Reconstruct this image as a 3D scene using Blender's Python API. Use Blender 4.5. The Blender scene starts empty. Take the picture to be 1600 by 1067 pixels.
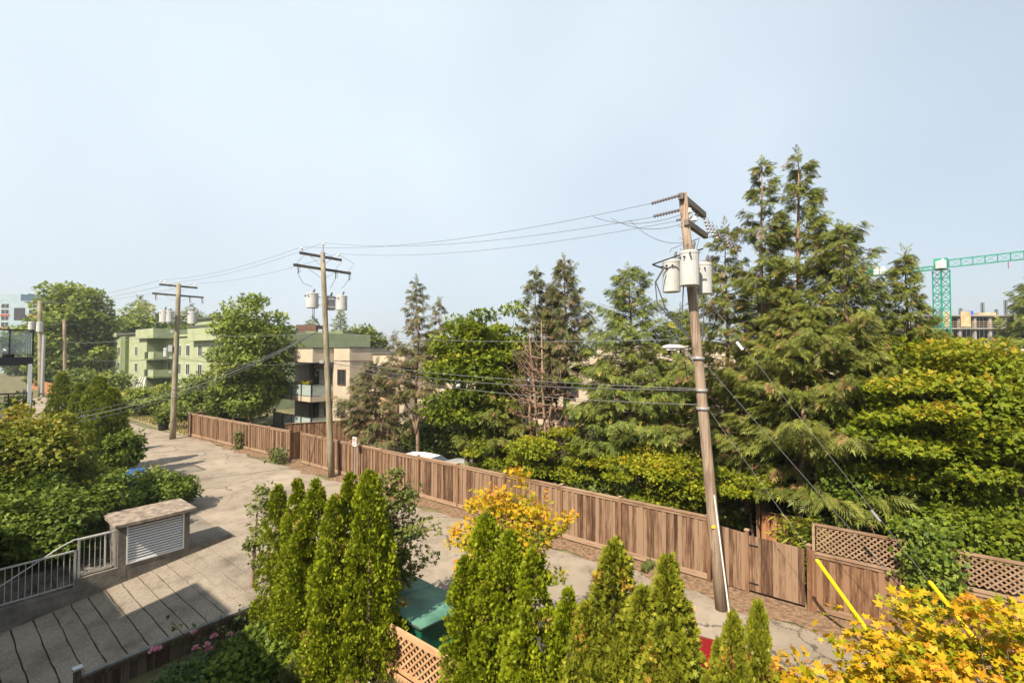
import bpy, math, random
import numpy as np
from mathutils import Vector, Matrix

random.seed(7)
SC = bpy.context.scene
COL = SC.collection
R = math.radians

# ------------------------------------------------------------------ camera, sky, sun, exposure
F = 720.0            # focal length in pixels of the 1600 px wide photograph
CH = 6.6             # camera height above the lane
cam = bpy.data.cameras.new('camera')
cam.lens = 36.0 * F / 1600.0
cam.sensor_width = 36.0
cam.clip_start = 0.1
cam.clip_end = 9000
camo = bpy.data.objects.new('camera', cam)
COL.objects.link(camo)
camo.location = (0, 0, CH)
camo.rotation_euler = (R(90 + 1.35), 0, 0)
SC.camera = camo

SUN_EL = 47.0
LD = Vector((0.50, 0.866, 0)).normalized()          # way the light travels over the ground
w = bpy.data.worlds.new('World'); SC.world = w; w.use_nodes = True
nt = w.node_tree; nt.nodes.clear()
out = nt.nodes.new('ShaderNodeOutputWorld'); bg = nt.nodes.new('ShaderNodeBackground')
sky = nt.nodes.new('ShaderNodeTexSky'); sky.sky_type = 'NISHITA'; sky.sun_disc = False
sky.sun_elevation = R(SUN_EL); sky.sun_rotation = math.atan2(-LD.x, -LD.y)
sky.altitude = 50; sky.air_density = 1.0; sky.dust_density = 2.5; sky.ozone_density = 1.2
# thin smoke veil over the whole sky, a little uneven
tc = nt.nodes.new('ShaderNodeTexCoord'); nz = nt.nodes.new('ShaderNodeTexNoise')
nz.inputs['Scale'].default_value = 1.15; nz.inputs['Detail'].default_value = 3.0; nz.inputs['Roughness'].default_value = .4
mr = nt.nodes.new('ShaderNodeMapRange')
mr.inputs[1].default_value = .3; mr.inputs[2].default_value = .7; mr.inputs[3].default_value = .42; mr.inputs[4].default_value = .98
mx = nt.nodes.new('ShaderNodeMix'); mx.data_type = 'RGBA'
mx.inputs[7].default_value = (5.9, 6.75, 7.5, 1)
mpg = nt.nodes.new('ShaderNodeMapping'); mpg.inputs['Location'].default_value = (.55, .25, .1); nt.links.new(tc.outputs['Generated'], mpg.inputs[0]); nt.links.new(mpg.outputs[0], nz.inputs['Vector']); nt.links.new(nz.outputs[0], mr.inputs[0])
nt.links.new(mr.outputs[0], mx.inputs[0]); nt.links.new(sky.outputs[0], mx.inputs[6])
nt.links.new(mx.outputs[2], bg.inputs[0]); bg.inputs[1].default_value = 0.067
nt.links.new(bg.outputs[0], out.inputs[0])

sl = bpy.data.lights.new('sun', 'SUN'); sl.energy = 4.9; sl.angle = R(0.6); sl.color = (1.0, .88, .71)
so = bpy.data.objects.new('sun', sl); COL.objects.link(so)
ld3 = Vector((LD.x * math.cos(R(SUN_EL)), LD.y * math.cos(R(SUN_EL)), -math.sin(R(SUN_EL))))
so.rotation_euler = ld3.to_track_quat('-Z', 'Y').to_euler(); so.location = (-20, -30, 40)

SC.view_settings.view_transform = 'Standard'; SC.view_settings.look = 'None'
SC.view_settings.exposure = 1.08; SC.view_settings.gamma = 1.0
SC.view_settings.use_curve_mapping = False
SC.render.engine = 'CYCLES'
SC.cycles.use_denoising = True
SC.cycles.max_bounces = 6; SC.cycles.diffuse_bounces = 3; SC.cycles.transparent_max_bounces = 8
SC.cycles.transmission_bounces = 4; SC.cycles.glossy_bounces = 2; SC.cycles.volume_bounces = 0
SC.cycles.sample_clamp_indirect = 4.0

# ------------------------------------------------------------------ coordinates
ET = Vector((.79042, -.61256, 0)); EN = Vector((.61256, .79042, 0))   # along / across the lane
RZL = math.atan2(ET.y, ET.x)
def L(t, n, z=0.0): return ET * t + EN * n + Vector((0, 0, z))
def TN(p): return (p.x * ET.x + p.y * ET.y, p.x * EN.x + p.y * EN.y)
def at_n(x, n):                       # ground point under pixel column x on the line n = const
    r = (x - 800) / F; D = n / (EN.y + EN.x * r); return Vector((r * D, D, 0))
def at_d(x, D): return Vector(((x - 800) / F * D, D, 0))
def zy(y, D): return CH - (y - 550.5) * D / F      # height that shows at pixel row y at depth D
def at_z(x, y, z=0.0):
    D = (CH - z) * F / (y - 550.5); return Vector(((x - 800) / F * D, D, z))

# ------------------------------------------------------------------ mesh helpers
class MB:
    def __init__(s): s.v = []; s.f = []
    def add(s, vs, fs):
        o = len(s.v); s.v += [tuple(p) for p in vs]; s.f += [tuple(i + o for i in f) for f in fs]; return s
    def box(s, c, size, M=None, taper=1.0):
        x, y, z = (k / 2 for k in size); vs = []
        for dz in (-1, 1):
            k = taper if dz > 0 else 1.0
            for dx, dy in ((-1, -1), (1, -1), (1, 1), (-1, 1)):
                p = Vector((dx * x * k, dy * y * k, dz * z))
                if M is not None: p = M @ p
                vs.append(p + Vector(c))
        return s.add(vs, [(3, 2, 1, 0), (4, 5, 6, 7), (0, 1, 5, 4), (1, 2, 6, 5), (2, 3, 7, 6), (3, 0, 4, 7)])
    def bar(s, a, b, w, h, up=Vector((0, 0, 1))):
        a, b = Vector(a), Vector(b); d = (b - a); ln = d.length
        if ln < 1e-6: return s
        d.normalize(); u = Vector(up)
        if abs(d.dot(u)) > .98: u = Vector((0, 1, 0))
        sd = d.cross(u).normalized(); u = sd.cross(d).normalized(); vs = []
        for p in (a, b):
            for i, j in ((-1, -1), (1, -1), (1, 1), (-1, 1)): vs.append(p + sd * (i * w / 2) + u * (j * h / 2))
        return s.add(vs, [(3, 2, 1, 0), (4, 5, 6, 7), (0, 1, 5, 4), (1, 2, 6, 5), (2, 3, 7, 6), (3, 0, 4, 7)])
    def tube(s, pts, r, n=8, cap=True):
        pts = [Vector(p) for p in pts]; m = len(pts)
        rs = r if isinstance(r, (list, tuple)) else [r] * m
        vs = []; fs = []; ref = None
        for i, p in enumerate(pts):
            d = (pts[min(i + 1, m - 1)] - pts[max(i - 1, 0)])
            if d.length < 1e-9: d = Vector((0, 0, 1))
            d.normalize()
            if ref is None: ref = Vector((0, 0, 1)) if abs(d.z) < .9 else Vector((1, 0, 0))
            a = d.cross(ref).normalized(); b = a.cross(d).normalized(); ref = b if abs(d.dot(b)) < .9 else ref
            for k in range(n):
                q = 2 * math.pi * k / n; vs.append(p + (a * math.cos(q) + b * math.sin(q)) * rs[i])
        for i in range(m - 1):
            for k in range(n):
                k2 = (k + 1) % n; fs.append((i * n + k, i * n + k2, (i + 1) * n + k2, (i + 1) * n + k))
        if cap: fs.append(tuple(range(n - 1, -1, -1))); fs.append(tuple((m - 1) * n + k for k in range(n)))
        return s.add(vs, fs)
    def lathe(s, prof, n=16, c=(0, 0, 0)):
        vs = []; fs = []; m = len(prof); c = Vector(c)
        for r, z in prof:
            for k in range(n): q = 2 * math.pi * k / n; vs.append(c + Vector((r * math.cos(q), r * math.sin(q), z)))
        for i in range(m - 1):
            for k in range(n): k2 = (k + 1) % n; fs.append((i * n + k, i * n + k2, (i + 1) * n + k2, (i + 1) * n + k))
        fs.append(tuple(range(n - 1, -1, -1))); fs.append(tuple((m - 1) * n + k for k in range(n)))
        return s.add(vs, fs)
    def loft(s, rings):                     # list of equal closed rings
        n = len(rings[0]); vs = [p for r in rings for p in r]; fs = []
        for i in range(len(rings) - 1):
            for k in range(n): k2 = (k + 1) % n; fs.append((i * n + k, i * n + k2, (i + 1) * n + k2, (i + 1) * n + k))
        fs.append(tuple(range(n - 1, -1, -1))); fs.append(tuple((len(rings) - 1) * n + k for k in range(n)))
        return s.add(vs, fs)
    def mesh(s, name, mat=None, smooth=False):
        me = bpy.data.meshes.new(name); me.from_pydata(s.v, [], s.f)
        if mat is not None: me.materials.append(mat)
        if smooth: me.polygons.foreach_set('use_smooth', [True] * len(me.polygons))
        me.update(); return me
    def build(s, name, mat, parent=None, loc=None, smooth=False, bevel=0):
        o = ob(name, s.mesh(name, mat, smooth), parent, loc)
        if bevel:
            b = o.modifiers.new('bevel', 'BEVEL'); b.width = bevel; b.segments = 2; b.limit_method = 'ANGLE'
        return o

def ob(name, data, parent=None, loc=None, rz=0.0, scale=None):
    o = bpy.data.objects.new(name, data); COL.objects.link(o)
    if parent: o.parent = parent
    if loc is not None: o.location = loc
    if rz: o.rotation_euler = (0, 0, rz)
    if scale: o.scale = scale
    return o
def tag(o, label, cat, group=None):
    o['label'] = label; o['category'] = cat
    if group: o['group'] = group
    return o
def thing(name, label, cat, loc=(0, 0, 0), rz=0.0, group=None):
    return tag(ob(name, None, None, loc, rz), label, cat, group)
def struct(o): o['kind'] = 'structure'; return o

# ------------------------------------------------------------------ materials
def nodes(name):
    m = bpy.data.materials.new(name); m.use_nodes = True; t = m.node_tree
    return m, t, t.nodes['Principled BSDF']
def setp(b, **k):
    for a, v in k.items(): b.inputs[a.replace('_', ' ')].default_value = v
def ramp(t, cols):
    r = t.nodes.new('ShaderNodeValToRGB'); e = r.color_ramp.elements
    while len(e) < len(cols): e.new(.5)
    for el, (p, c) in zip(e, cols): el.position = p; el.color = (*c, 1)
    return r
def mat(name, c, rough=.8, var=.25, scale=6.0, bump=.0, metal=0.0, c2=None, detail=4.0, spec=.4, stretch=(1, 1, 1), bscale=None):
    m, t, b = nodes(name); b.inputs['Roughness'].default_value = rough; b.inputs['Metallic'].default_value = metal
    b.inputs['Specular IOR Level'].default_value = spec
    co = t.nodes.new('ShaderNodeTexCoord'); mp = t.nodes.new('ShaderNodeMapping'); mp.inputs['Scale'].default_value = stretch
    oi = t.nodes.new('ShaderNodeObjectInfo'); ad = t.nodes.new('ShaderNodeVectorMath'); ad.operation = 'ADD'
    sc_ = t.nodes.new('ShaderNodeMath'); sc_.operation = 'MULTIPLY'; sc_.inputs[1].default_value = 37.0
    t.links.new(oi.outputs['Random'], sc_.inputs[0]); t.links.new(sc_.outputs[0], ad.inputs[1])
    t.links.new(co.outputs['Object'], mp.inputs['Vector']); t.links.new(mp.outputs[0], ad.inputs[0])
    n = t.nodes.new('ShaderNodeTexNoise'); n.inputs['Scale'].default_value = scale; n.inputs['Detail'].default_value = detail
    n.inputs['Roughness'].default_value = .6
    t.links.new(ad.outputs[0], n.inputs['Vector'])
    lo = tuple(k * (1 - var) for k in c); hi = tuple(min(1, k * (1 + var)) for k in (c2 or c))
    r = ramp(t, [(.3, lo), (.7, hi)]); t.links.new(n.outputs[0], r.inputs[0]); t.links.new(r.outputs[0], b.inputs['Base Color'])
    if bump:
        n2 = t.nodes.new('ShaderNodeTexNoise'); n2.inputs['Scale'].default_value = bscale or scale * 4; n2.inputs['Detail'].default_value = 5
        t.links.new(ad.outputs[0], n2.inputs['Vector'])
        bp = t.nodes.new('ShaderNodeBump'); bp.inputs['Strength'].default_value = bump; bp.inputs['Distance'].default_value = .02
        t.links.new(n2.outputs[0], bp.inputs['Height']); t.links.new(bp.outputs[0], b.inputs['Normal'])
    return m
def wood(name, cols, rough=.85, grain=(9, 9, 1.2), rnd=.55):
    """weathered boards: tone by board (object random) + long grain + stains"""
    m, t, b = nodes(name); setp(b, Roughness=rough, Specular_IOR_Level=.25)
    co = t.nodes.new('ShaderNodeTexCoord'); oi = t.nodes.new('ShaderNodeObjectInfo')
    ml = t.nodes.new('ShaderNodeMath'); ml.operation = 'MULTIPLY'; ml.inputs[1].default_value = 61.0
    t.links.new(oi.outputs['Random'], ml.inputs[0])
    ad = t.nodes.new('ShaderNodeVectorMath'); ad.operation = 'ADD'
    t.links.new(co.outputs['Object'], ad.inputs[0]); t.links.new(ml.outputs[0], ad.inputs[1])
    mp = t.nodes.new('ShaderNodeMapping'); mp.inputs['Scale'].default_value = grain; t.links.new(ad.outputs[0], mp.inputs[0])
    n = t.nodes.new('ShaderNodeTexNoise'); n.inputs['Scale'].default_value = 2.2; n.inputs['Detail'].default_value = 6
    n.inputs['Roughness'].default_value = .65; t.links.new(mp.outputs[0], n.inputs['Vector'])
    n3 = t.nodes.new('ShaderNodeTexNoise'); n3.inputs['Scale'].default_value = 1.1; n3.inputs['Detail'].default_value = 3
    t.links.new(ad.outputs[0], n3.inputs['Vector'])
    a1 = t.nodes.new('ShaderNodeMath'); a1.operation = 'MULTIPLY_ADD'; a1.inputs[1].default_value = rnd; 
    t.links.new(oi.outputs['Random'], a1.inputs[0])
    s1 = t.nodes.new('ShaderNodeMath'); s1.operation = 'MULTIPLY_ADD'; s1.inputs[1].default_value = 2.1; s1.inputs[2].default_value = -1.08
    t.links.new(n.outputs[0], s1.inputs[0])
    s2 = t.nodes.new('ShaderNodeMath'); s2.operation = 'ADD'; t.links.new(s1.outputs[0], s2.inputs[0]); t.links.new(n3.outputs[0], s2.inputs[1])
    t.links.new(s2.outputs[0], a1.inputs[2])
    s3 = t.nodes.new('ShaderNodeMath'); s3.operation = 'ADD'; s3.inputs[1].default_value = .5 - rnd / 2 - .22; t.links.new(a1.outputs[0], s3.inputs[0])
    r = ramp(t, cols); t.links.new(s3.outputs[0], r.inputs[0]); t.links.new(r.outputs[0], b.inputs['Base Color'])
    bp = t.nodes.new('ShaderNodeBump'); bp.inputs['Strength'].default_value = .5; bp.inputs['Distance'].default_value = .006
    t.links.new(n.outputs[0], bp.inputs['Height']); t.links.new(bp.outputs[0], b.inputs['Normal'])
    return m
def leafm(name, cols, trans=.28, rough=.55, spec=.25, objvar=0.0):
    m, t, b = nodes(name); setp(b, Roughness=rough, Specular_IOR_Level=spec)
    at = t.nodes.new('ShaderNodeAttribute'); at.attribute_name = 'rnd'
    r = ramp(t, cols); t.links.new(at.outputs['Fac'], r.inputs[0])
    col = r.outputs[0]
    if objvar:
        oi = t.nodes.new('ShaderNodeObjectInfo'); hs = t.nodes.new('ShaderNodeHueSaturation')
        mm = t.nodes.new('ShaderNodeMapRange'); mm.inputs[3].default_value = 1 - objvar; mm.inputs[4].default_value = 1 + objvar
        t.links.new(oi.outputs['Random'], mm.inputs[0]); t.links.new(mm.outputs[0], hs.inputs['Value']); t.links.new(col, hs.inputs['Color']); col = hs.outputs[0]
    t.links.new(col, b.inputs['Base Color'])
    tr = t.nodes.new('ShaderNodeBsdfTranslucent'); t.links.new(col, tr.inputs['Color'])
    ms = t.nodes.new('ShaderNodeMixShader'); ms.inputs[0].default_value = trans
    o = t.nodes['Material Output']; t.links.new(b.outputs[0], ms.inputs[1]); t.links.new(tr.outputs[0], ms.inputs[2]); t.links.new(ms.outputs[0], o.inputs[0])
    return m
def glassm(name, tint=(.03, .04, .045), rough=.06, trans=0.0):
    m, t, b = nodes(name); setp(b, Base_Color=(*tint, 1), Roughness=rough, Specular_IOR_Level=.8)
    b.inputs['Transmission Weight'].default_value = trans
    b.inputs['IOR'].default_value = 1.1 if trans else 1.5
    return m

M = {}
M['fence'] = wood('weathered_cedar_fence', [(.0, (0.0301, 0.0158, 0.0098)), (.28, (0.0696, 0.0365, 0.0214)), (.52, (0.1171, 0.0654, 0.0385)), (.78, (0.1780, 0.1088, 0.0666)), (1, (0.2334, 0.1549, 0.1009))], rnd=.85)
M['fence2'] = wood('brown_cedar_boards', [(.0, (0.0316, 0.0151, 0.0086)), (.35, (0.0791, 0.0379, 0.0202)), (.65, (0.1384, 0.0723, 0.0391)), (1, (0.2215, 0.1308, 0.0764))], rnd=.7)
M['post'] = wood('fence_post_wood', [(0, (0.0785, 0.0352, 0.0173)), (.5, (0.1498, 0.0734, 0.0375)), (1, (0.2284, 0.1341, 0.0778))], rnd=.6)
M['cap'] = wood('fence_cap_wood', [(0, (0.1142, 0.0671, 0.0404)), (.5, (0.2069, 0.1277, 0.0807)), (1, (0.2997, 0.2044, 0.1355))], grain=(1.2, 9, 9))
M['redwood'] = wood('red_stained_boards', [(0, (.11, .045, .02)), (.5, (.26, .11, .05)), (1, (.37, .18, .09))])
M['newcedar'] = wood('new_cedar', [(0, (0.2288, 0.1144, 0.0572)), (.5, (0.3696, 0.2024, 0.1012)), (1, (0.4840, 0.2992, 0.1672))], grain=(1.5, 9, 9))
M['ramp_fence'] = wood('old_grey_brown_boards', [(0, (.03, .02, .014)), (.5, (.075, .05, .035)), (1, (.15, .11, .085))])
M['pole'] = wood('weathered_pole_wood', [(0, (.055, .032, .022)), (.35, (.12, .075, .052)), (.7, (.20, .14, .10)), (1, (.31, .24, .18))], grain=(14, 14, .35), rnd=.2)
M['pole_g'] = wood('green_grey_pole_wood', [(0, (.07, .058, .034)), (.4, (.135, .115, .07)), (.7, (.21, .18, .12)), (1, (.30, .26, .19))], grain=(14, 14, .5), rnd=.2)
M['arm'] = wood('crossarm_wood', [(0, (.04, .032, .028)), (.5, (.085, .07, .06)), (1, (.16, .14, .12))], grain=(9, 1.2, 9))
M['bark'] = mat('brown_bark', (.13, .085, .06), .95, .45, 5, .6, stretch=(3, 3, .6))
M['bark_p'] = mat('pale_reddish_bark', (.23, .15, .105), .95, .35, 5, .5, stretch=(3, 3, .6))
M['bark_d'] = mat('dark_bark', (.06, .045, .035), .95, .4, 5, .6, stretch=(3, 3, .6))
M['white_can'] = mat('pale_grey_enamel', (.42, .42, .41), .4, .12, 3, spec=.4)
M['steel'] = mat('galvanised_steel', (.42, .43, .44), .45, .12, 20, metal=.6)
M['rail'] = mat('painted_grey_rail', (.36, .35, .33), .45, .12, 12)
M['dark'] = mat('dark_metal', (.03, .03, .032), .5, .2, 10)
M['black'] = mat('black_paint', (.012, .012, .014), .35, .2, 10)
M['porcelain'] = mat('porcelain_insulator', (.16, .14, .15), .25, .1, 8)
M['porcelain_w'] = mat('white_porcelain', (.7, .7, .68), .25, .1, 8)
M['wire'] = mat('wire_metal', (.07, .07, .075), .6, .1, 4)
M['wire_l'] = mat('bare_wire', (.16, .165, .165), .5, .1, 4)
M['yellow'] = mat('yellow_plastic', (.82, .50, .008), .4, .07, 5)
M['white'] = mat('white_paint', (.62, .62, .61), .5, .06, 8)
M['louver'] = mat('louver_white', (.66, .66, .65), .5, .08, 6)
M['conc'] = mat('old_concrete', (.15, .135, .115), .95, .4, 3.0, .5, detail=8)
M['conc_cap'] = mat('lichened_concrete', (.15, .12, .095), .95, .5, 4.5, .6, detail=9, c2=(.23, .185, .145))
M['green_p'] = mat('green_dumpster_paint', (.008, .085, .05), .45, .25, 3)
M['green_lid'] = mat('green_plastic_lid', (.05, .165, .115), .5, .35, 1.6, .1, c2=(.10, .22, .17), detail=9)
M['blue'] = mat('blue_plastic', (.01, .11, .52), .4, .15, 5)
M['red'] = mat('red_car_paint', (.19, .006, .010), .2, .05, 4, spec=.6)
M['cwhite'] = mat('white_car_paint', (.72, .72, .72), .2, .03, 4, spec=.6)
M['csilver'] = mat('silver_car_paint', (.45, .46, .48), .25, .03, 4, metal=.4)
M['rubber'] = mat('tyre_rubber', (.015, .015, .015), .85, .2, 20)
M['glass'] = glassm('window_glass', (.025, .033, .036))
M['glass_b'] = mat('blinded_window', (.42, .43, .42), .15, .15, 3, spec=.8)
M['frost'] = mat('frosted_balcony_glass', (.30, .36, .34), .22, .12, 1.5, spec=.6)
def clear_glass():
    m, t, b = nodes('clear_glass'); t.nodes.remove(b); tr = t.nodes.new('ShaderNodeBsdfTransparent'); tr.inputs[0].default_value = (.86, .9, .89, 1)
    gl = t.nodes.new('ShaderNodeBsdfGlossy'); gl.inputs['Roughness'].default_value = .03; ms = t.nodes.new('ShaderNodeMixShader'); ms.inputs[0].default_value = .10
    t.links.new(tr.outputs[0], ms.inputs[1]); t.links.new(gl.outputs[0], ms.inputs[2]); t.links.new(ms.outputs[0], t.nodes['Material Output'].inputs[0]); return m
M['cglass'] = clear_glass()
M['lens'] = mat('lamp_lens', (.6, .6, .58), .2, .05)
M['tail'] = mat('tail_lamp', (.4, .01, .01), .2, .05)
M['teal'] = mat('crane_green', (.012, .25, .17), .5, .12, 3)
M['tanw'] = None
def siding(name, c, c_line, pitch=.16, dirv='Z'):
    m, t, b = nodes(name); setp(b, Roughness=.75, Specular_IOR_Level=.3)
    co = t.nodes.new('ShaderNodeTexCoord'); sp = t.nodes.new('ShaderNodeSeparateXYZ'); t.links.new(co.outputs['Object'], sp.inputs[0])
    d = t.nodes.new('ShaderNodeMath'); d.operation = 'DIVIDE'; d.inputs[1].default_value = pitch; t.links.new(sp.outputs['Z'], d.inputs[0])
    fr = t.nodes.new('ShaderNodeMath'); fr.operation = 'FRACT'; t.links.new(d.outputs[0], fr.inputs[0])
    r = ramp(t, [(.0, c_line), (.16, c), (1, c)]); t.links.new(fr.outputs[0], r.inputs[0])
    n = t.nodes.new('ShaderNodeTexNoise'); n.inputs['Scale'].default_value = .8; n.inputs['Detail'].default_value = 6; t.links.new(co.outputs['Object'], n.inputs['Vector'])
    mr_ = t.nodes.new('ShaderNodeMapRange'); mr_.inputs[1].default_value = .3; mr_.inputs[2].default_value = .7; mr_.inputs[3].default_value = .82; mr_.inputs[4].default_value = 1.08
    t.links.new(n.outputs[0], mr_.inputs[0])
    mu = t.nodes.new('ShaderNodeMix'); mu.data_type = 'RGBA'; mu.blend_type = 'MULTIPLY'; mu.inputs[0].default_value = 1
    t.links.new(r.outputs[0], mu.inputs[6]); t.links.new(mr_.outputs[0], mu.inputs[7]); t.links.new(mu.outputs[2], b.inputs['Base Color'])
    bp = t.nodes.new('ShaderNodeBump'); bp.inputs['Strength'].default_value = .9; bp.inputs['Distance'].default_value = .02
    t.links.new(fr.outputs[0], bp.inputs['Height']); bp.invert = True; t.links.new(bp.outputs[0], b.inputs['Normal'])
    return m
M['tan'] = siding('tan_lap_siding', (.42, .355, .268), (.24, .20, .15))
M['greenw'] = siding('olive_green_stucco', (0.2893, 0.3280, 0.1949), (0.2799, 0.3176, 0.1890), 2.7)
M['greend'] = siding('dark_green_stucco', (.15, .19, .085), (.145, .185, .08), 2.7)
M['trim_g'] = mat('roof_trim_dark', (.07, .075, .06), .7, .15, 4)
M['brown_trim'] = mat('brown_trim', (.10, .05, .035), .6, .2, 4)
M['stone'] = mat('stone_chimney', (.34, .2, .11), .9, .6, 7, .8, c2=(.52, .36, .22))
M['roofing'] = mat('flat_roofing', (.17, .16, .15), .95, .2, 2)
M['grey_slab'] = mat('grey_concrete_slab', (.27, .25, .23), .9, .15, .5)
M['soil'] = mat('dark_soil', (.055, .035, .024), 1, .5, 4, .8, detail=8)
M['paleblue'] = mat('pale_blue_panels', (.26, .335, .38), .6, .08, .8)
M['rust'] = mat('rust_red_panels', (.28, .07, .045), .6, .1, 1)
M['beige'] = mat('beige_wall', (.48, .42, .34), .8, .1, 1)
M['skyl'] = mat('far_tower', (.26, .30, .34), .5, .1, .05)
M['scaf'] = mat('formwork_ply', (.50, .35, .20), .8, .3, .6)

# lane: sun-bleached asphalt with patches, fine stones and cracks
def asphalt(name, c, crack=True, fine=45, st=.62):
    m, t, b = nodes(name); setp(b, Roughness=.95, Specular_IOR_Level=.2)
    co = t.nodes.new('ShaderNodeTexCoord')
    def noise(s, d, r=.6):
        n = t.nodes.new('ShaderNodeTexNoise'); n.inputs['Scale'].default_value = s; n.inputs['Detail'].default_value = d; n.inputs['Roughness'].default_value = r
        t.links.new(co.outputs['Object'], n.inputs['Vector']); return n
    n1 = noise(.35, 6); n2 = noise(fine, 3); n3 = noise(.9, 9, .72)
    r1 = ramp(t, [(.3, tuple(k * .74 for k in c)), (.7, tuple(k * 1.14 for k in c))]); t.links.new(n1.outputs[0], r1.inputs[0])
    r2 = ramp(t, [(.30, (.66, .66, .66)), (.65, (1.12, 1.12, 1.12))]); t.links.new(n2.outputs[0], r2.inputs[0])
    r3 = ramp(t, [(.30, (st, st * .97, st * .94)), (.52, (1.04, 1.04, 1.04))]); t.links.new(n3.outputs[0], r3.inputs[0])
    def mul(a, bb):
        mu = t.nodes.new('ShaderNodeMix'); mu.data_type = 'RGBA'; mu.blend_type = 'MULTIPLY'; mu.inputs[0].default_value = 1
        t.links.new(a, mu.inputs[6]); t.links.new(bb, mu.inputs[7]); return mu.outputs[2]
    col = mul(mul(r1.outputs[0], r2.outputs[0]), r3.outputs[0])
    if crack:
        vo = t.nodes.new('ShaderNodeTexVoronoi'); vo.feature = 'DISTANCE_TO_EDGE'; vo.inputs['Scale'].default_value = .30
        wn = noise(1.6, 6, .7); va = t.nodes.new('ShaderNodeVectorMath'); va.operation = 'MULTIPLY_ADD'; va.inputs[1].default_value = (1.1, 1.1, 0)
        t.links.new(wn.outputs[1], va.inputs[0]); t.links.new(co.outputs['Object'], va.inputs[2]); t.links.new(va.outputs[0], vo.inputs['Vector'])
        rc = ramp(t, [(.0, (.32, .30, .28)), (.0045, (.45, .43, .42)), (.010, (1, 1, 1))]); t.links.new(vo.outputs[0], rc.inputs[0])
        nm = noise(.22, 2); rm = ramp(t, [(.42, (0, 0, 0)), (.52, (1, 1, 1))]); t.links.new(nm.outputs[0], rm.inputs[0])
        mk = t.nodes.new('ShaderNodeMix'); mk.data_type = 'RGBA'; t.links.new(rm.outputs[0], mk.inputs[0]); mk.inputs[6].default_value = (1, 1, 1, 1); t.links.new(rc.outputs[0], mk.inputs[7])
        col = mul(col, mk.outputs[2])
    t.links.new(col, b.inputs['Base Color'])
    bp = t.nodes.new('ShaderNodeBump'); bp.inputs['Strength'].default_value = .35; bp.inputs['Distance'].default_value = .01
    t.links.new(n2.outputs[0], bp.inputs['Height']); t.links.new(bp.outputs[0], b.inputs['Normal'])
    return m
M['asphalt'] = asphalt('bleached_asphalt', (.29, .243, .19))
M['patch'] = asphalt('asphalt_patch', (.215, .188, .156), False)
M['ramp'] = asphalt('ramp_concrete', (.245, .208, .165), False, 26, .5)
M['ramp_cap'] = mat('grey_weathered_cap', (.15, .14, .13), .8, .35, 5)
M['groove'] = mat('groove_grime', (.03, .026, .022), 1, .4, 4)
M['litter'] = mat('needle_litter', (.125, .078, .048), 1, .45, 7, .8, c2=(.21, .135, .082), detail=12, bscale=60)
M['ground'] = mat('yard_soil', (.085, .075, .04), 1, .5, .7, .6, c2=(.12, .11, .05), detail=8)
M['dry'] = mat('dry_grass_ground', (.24, .19, .09), 1, .4, 2, .6, c2=(.30, .25, .12), detail=8)

G = lambda r, g, b: (r, g, b)
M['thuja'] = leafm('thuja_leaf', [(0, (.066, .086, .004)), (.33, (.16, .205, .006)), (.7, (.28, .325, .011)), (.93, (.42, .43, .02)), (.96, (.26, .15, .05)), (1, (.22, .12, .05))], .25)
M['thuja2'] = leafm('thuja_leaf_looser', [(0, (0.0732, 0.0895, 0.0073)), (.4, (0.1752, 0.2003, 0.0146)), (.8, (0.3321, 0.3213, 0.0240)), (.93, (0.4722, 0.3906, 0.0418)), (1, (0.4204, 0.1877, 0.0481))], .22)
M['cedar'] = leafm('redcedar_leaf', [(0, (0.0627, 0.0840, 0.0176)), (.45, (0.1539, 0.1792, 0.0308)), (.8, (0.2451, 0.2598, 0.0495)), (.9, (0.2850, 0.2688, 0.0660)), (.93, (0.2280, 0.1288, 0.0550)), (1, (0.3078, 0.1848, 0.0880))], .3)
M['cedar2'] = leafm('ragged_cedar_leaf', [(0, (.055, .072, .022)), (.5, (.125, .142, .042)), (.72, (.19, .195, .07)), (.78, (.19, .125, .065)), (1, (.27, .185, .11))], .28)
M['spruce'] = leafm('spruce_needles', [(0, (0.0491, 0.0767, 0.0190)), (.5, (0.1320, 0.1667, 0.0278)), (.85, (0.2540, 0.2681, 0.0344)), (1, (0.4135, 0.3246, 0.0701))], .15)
M['maple_g'] = leafm('green_maple_leaf', [(0, (0.0577, 0.0878, 0.0076)), (.5, (0.1548, 0.2033, 0.0130)), (.85, (0.2641, 0.3011, 0.0151)), (1, (0.4190, 0.3462, 0.0259))], .33)
M['maple_y'] = leafm('yellow_green_leaf', [(0, (0.0698, 0.1050, 0.0060)), (.4, (0.1581, 0.2100, 0.0100)), (.72, (0.2558, 0.2750, 0.0140)), (.9, (0.3441, 0.2800, 0.0180)), (1, (0.3720, 0.1900, 0.0200))], .38)
M['maple_l'] = leafm('lime_maple_leaf', [(0, (0.0840, 0.1180, 0.0055)), (.5, (0.2040, 0.2360, 0.0099)), (.85, (0.3240, 0.3068, 0.0132)), (1, (0.3960, 0.2596, 0.0165))], .35)
M['maple_o'] = leafm('golden_maple_leaf', [(0, (.10, .15, .008)), (.26, (.25, .28, .010)), (.45, (.52, .39, .012)), (.80, (.62, .32, .018)), (1, (.52, .18, .045))], .40)
M['tree_l'] = leafm('light_tree_leaf', [(0, (0.0858, 0.1275, 0.0228)), (.5, (0.2046, 0.2637, 0.0408)), (.85, (0.3485, 0.3775, 0.0648)), (1, (0.4501, 0.3687, 0.0936))], .3)
M['tree_d'] = leafm('dark_tree_leaf', [(0, (0.0518, 0.0787, 0.0164)), (.5, (0.1207, 0.1601, 0.0257)), (1, (0.2328, 0.2608, 0.0445))], .25)
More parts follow.
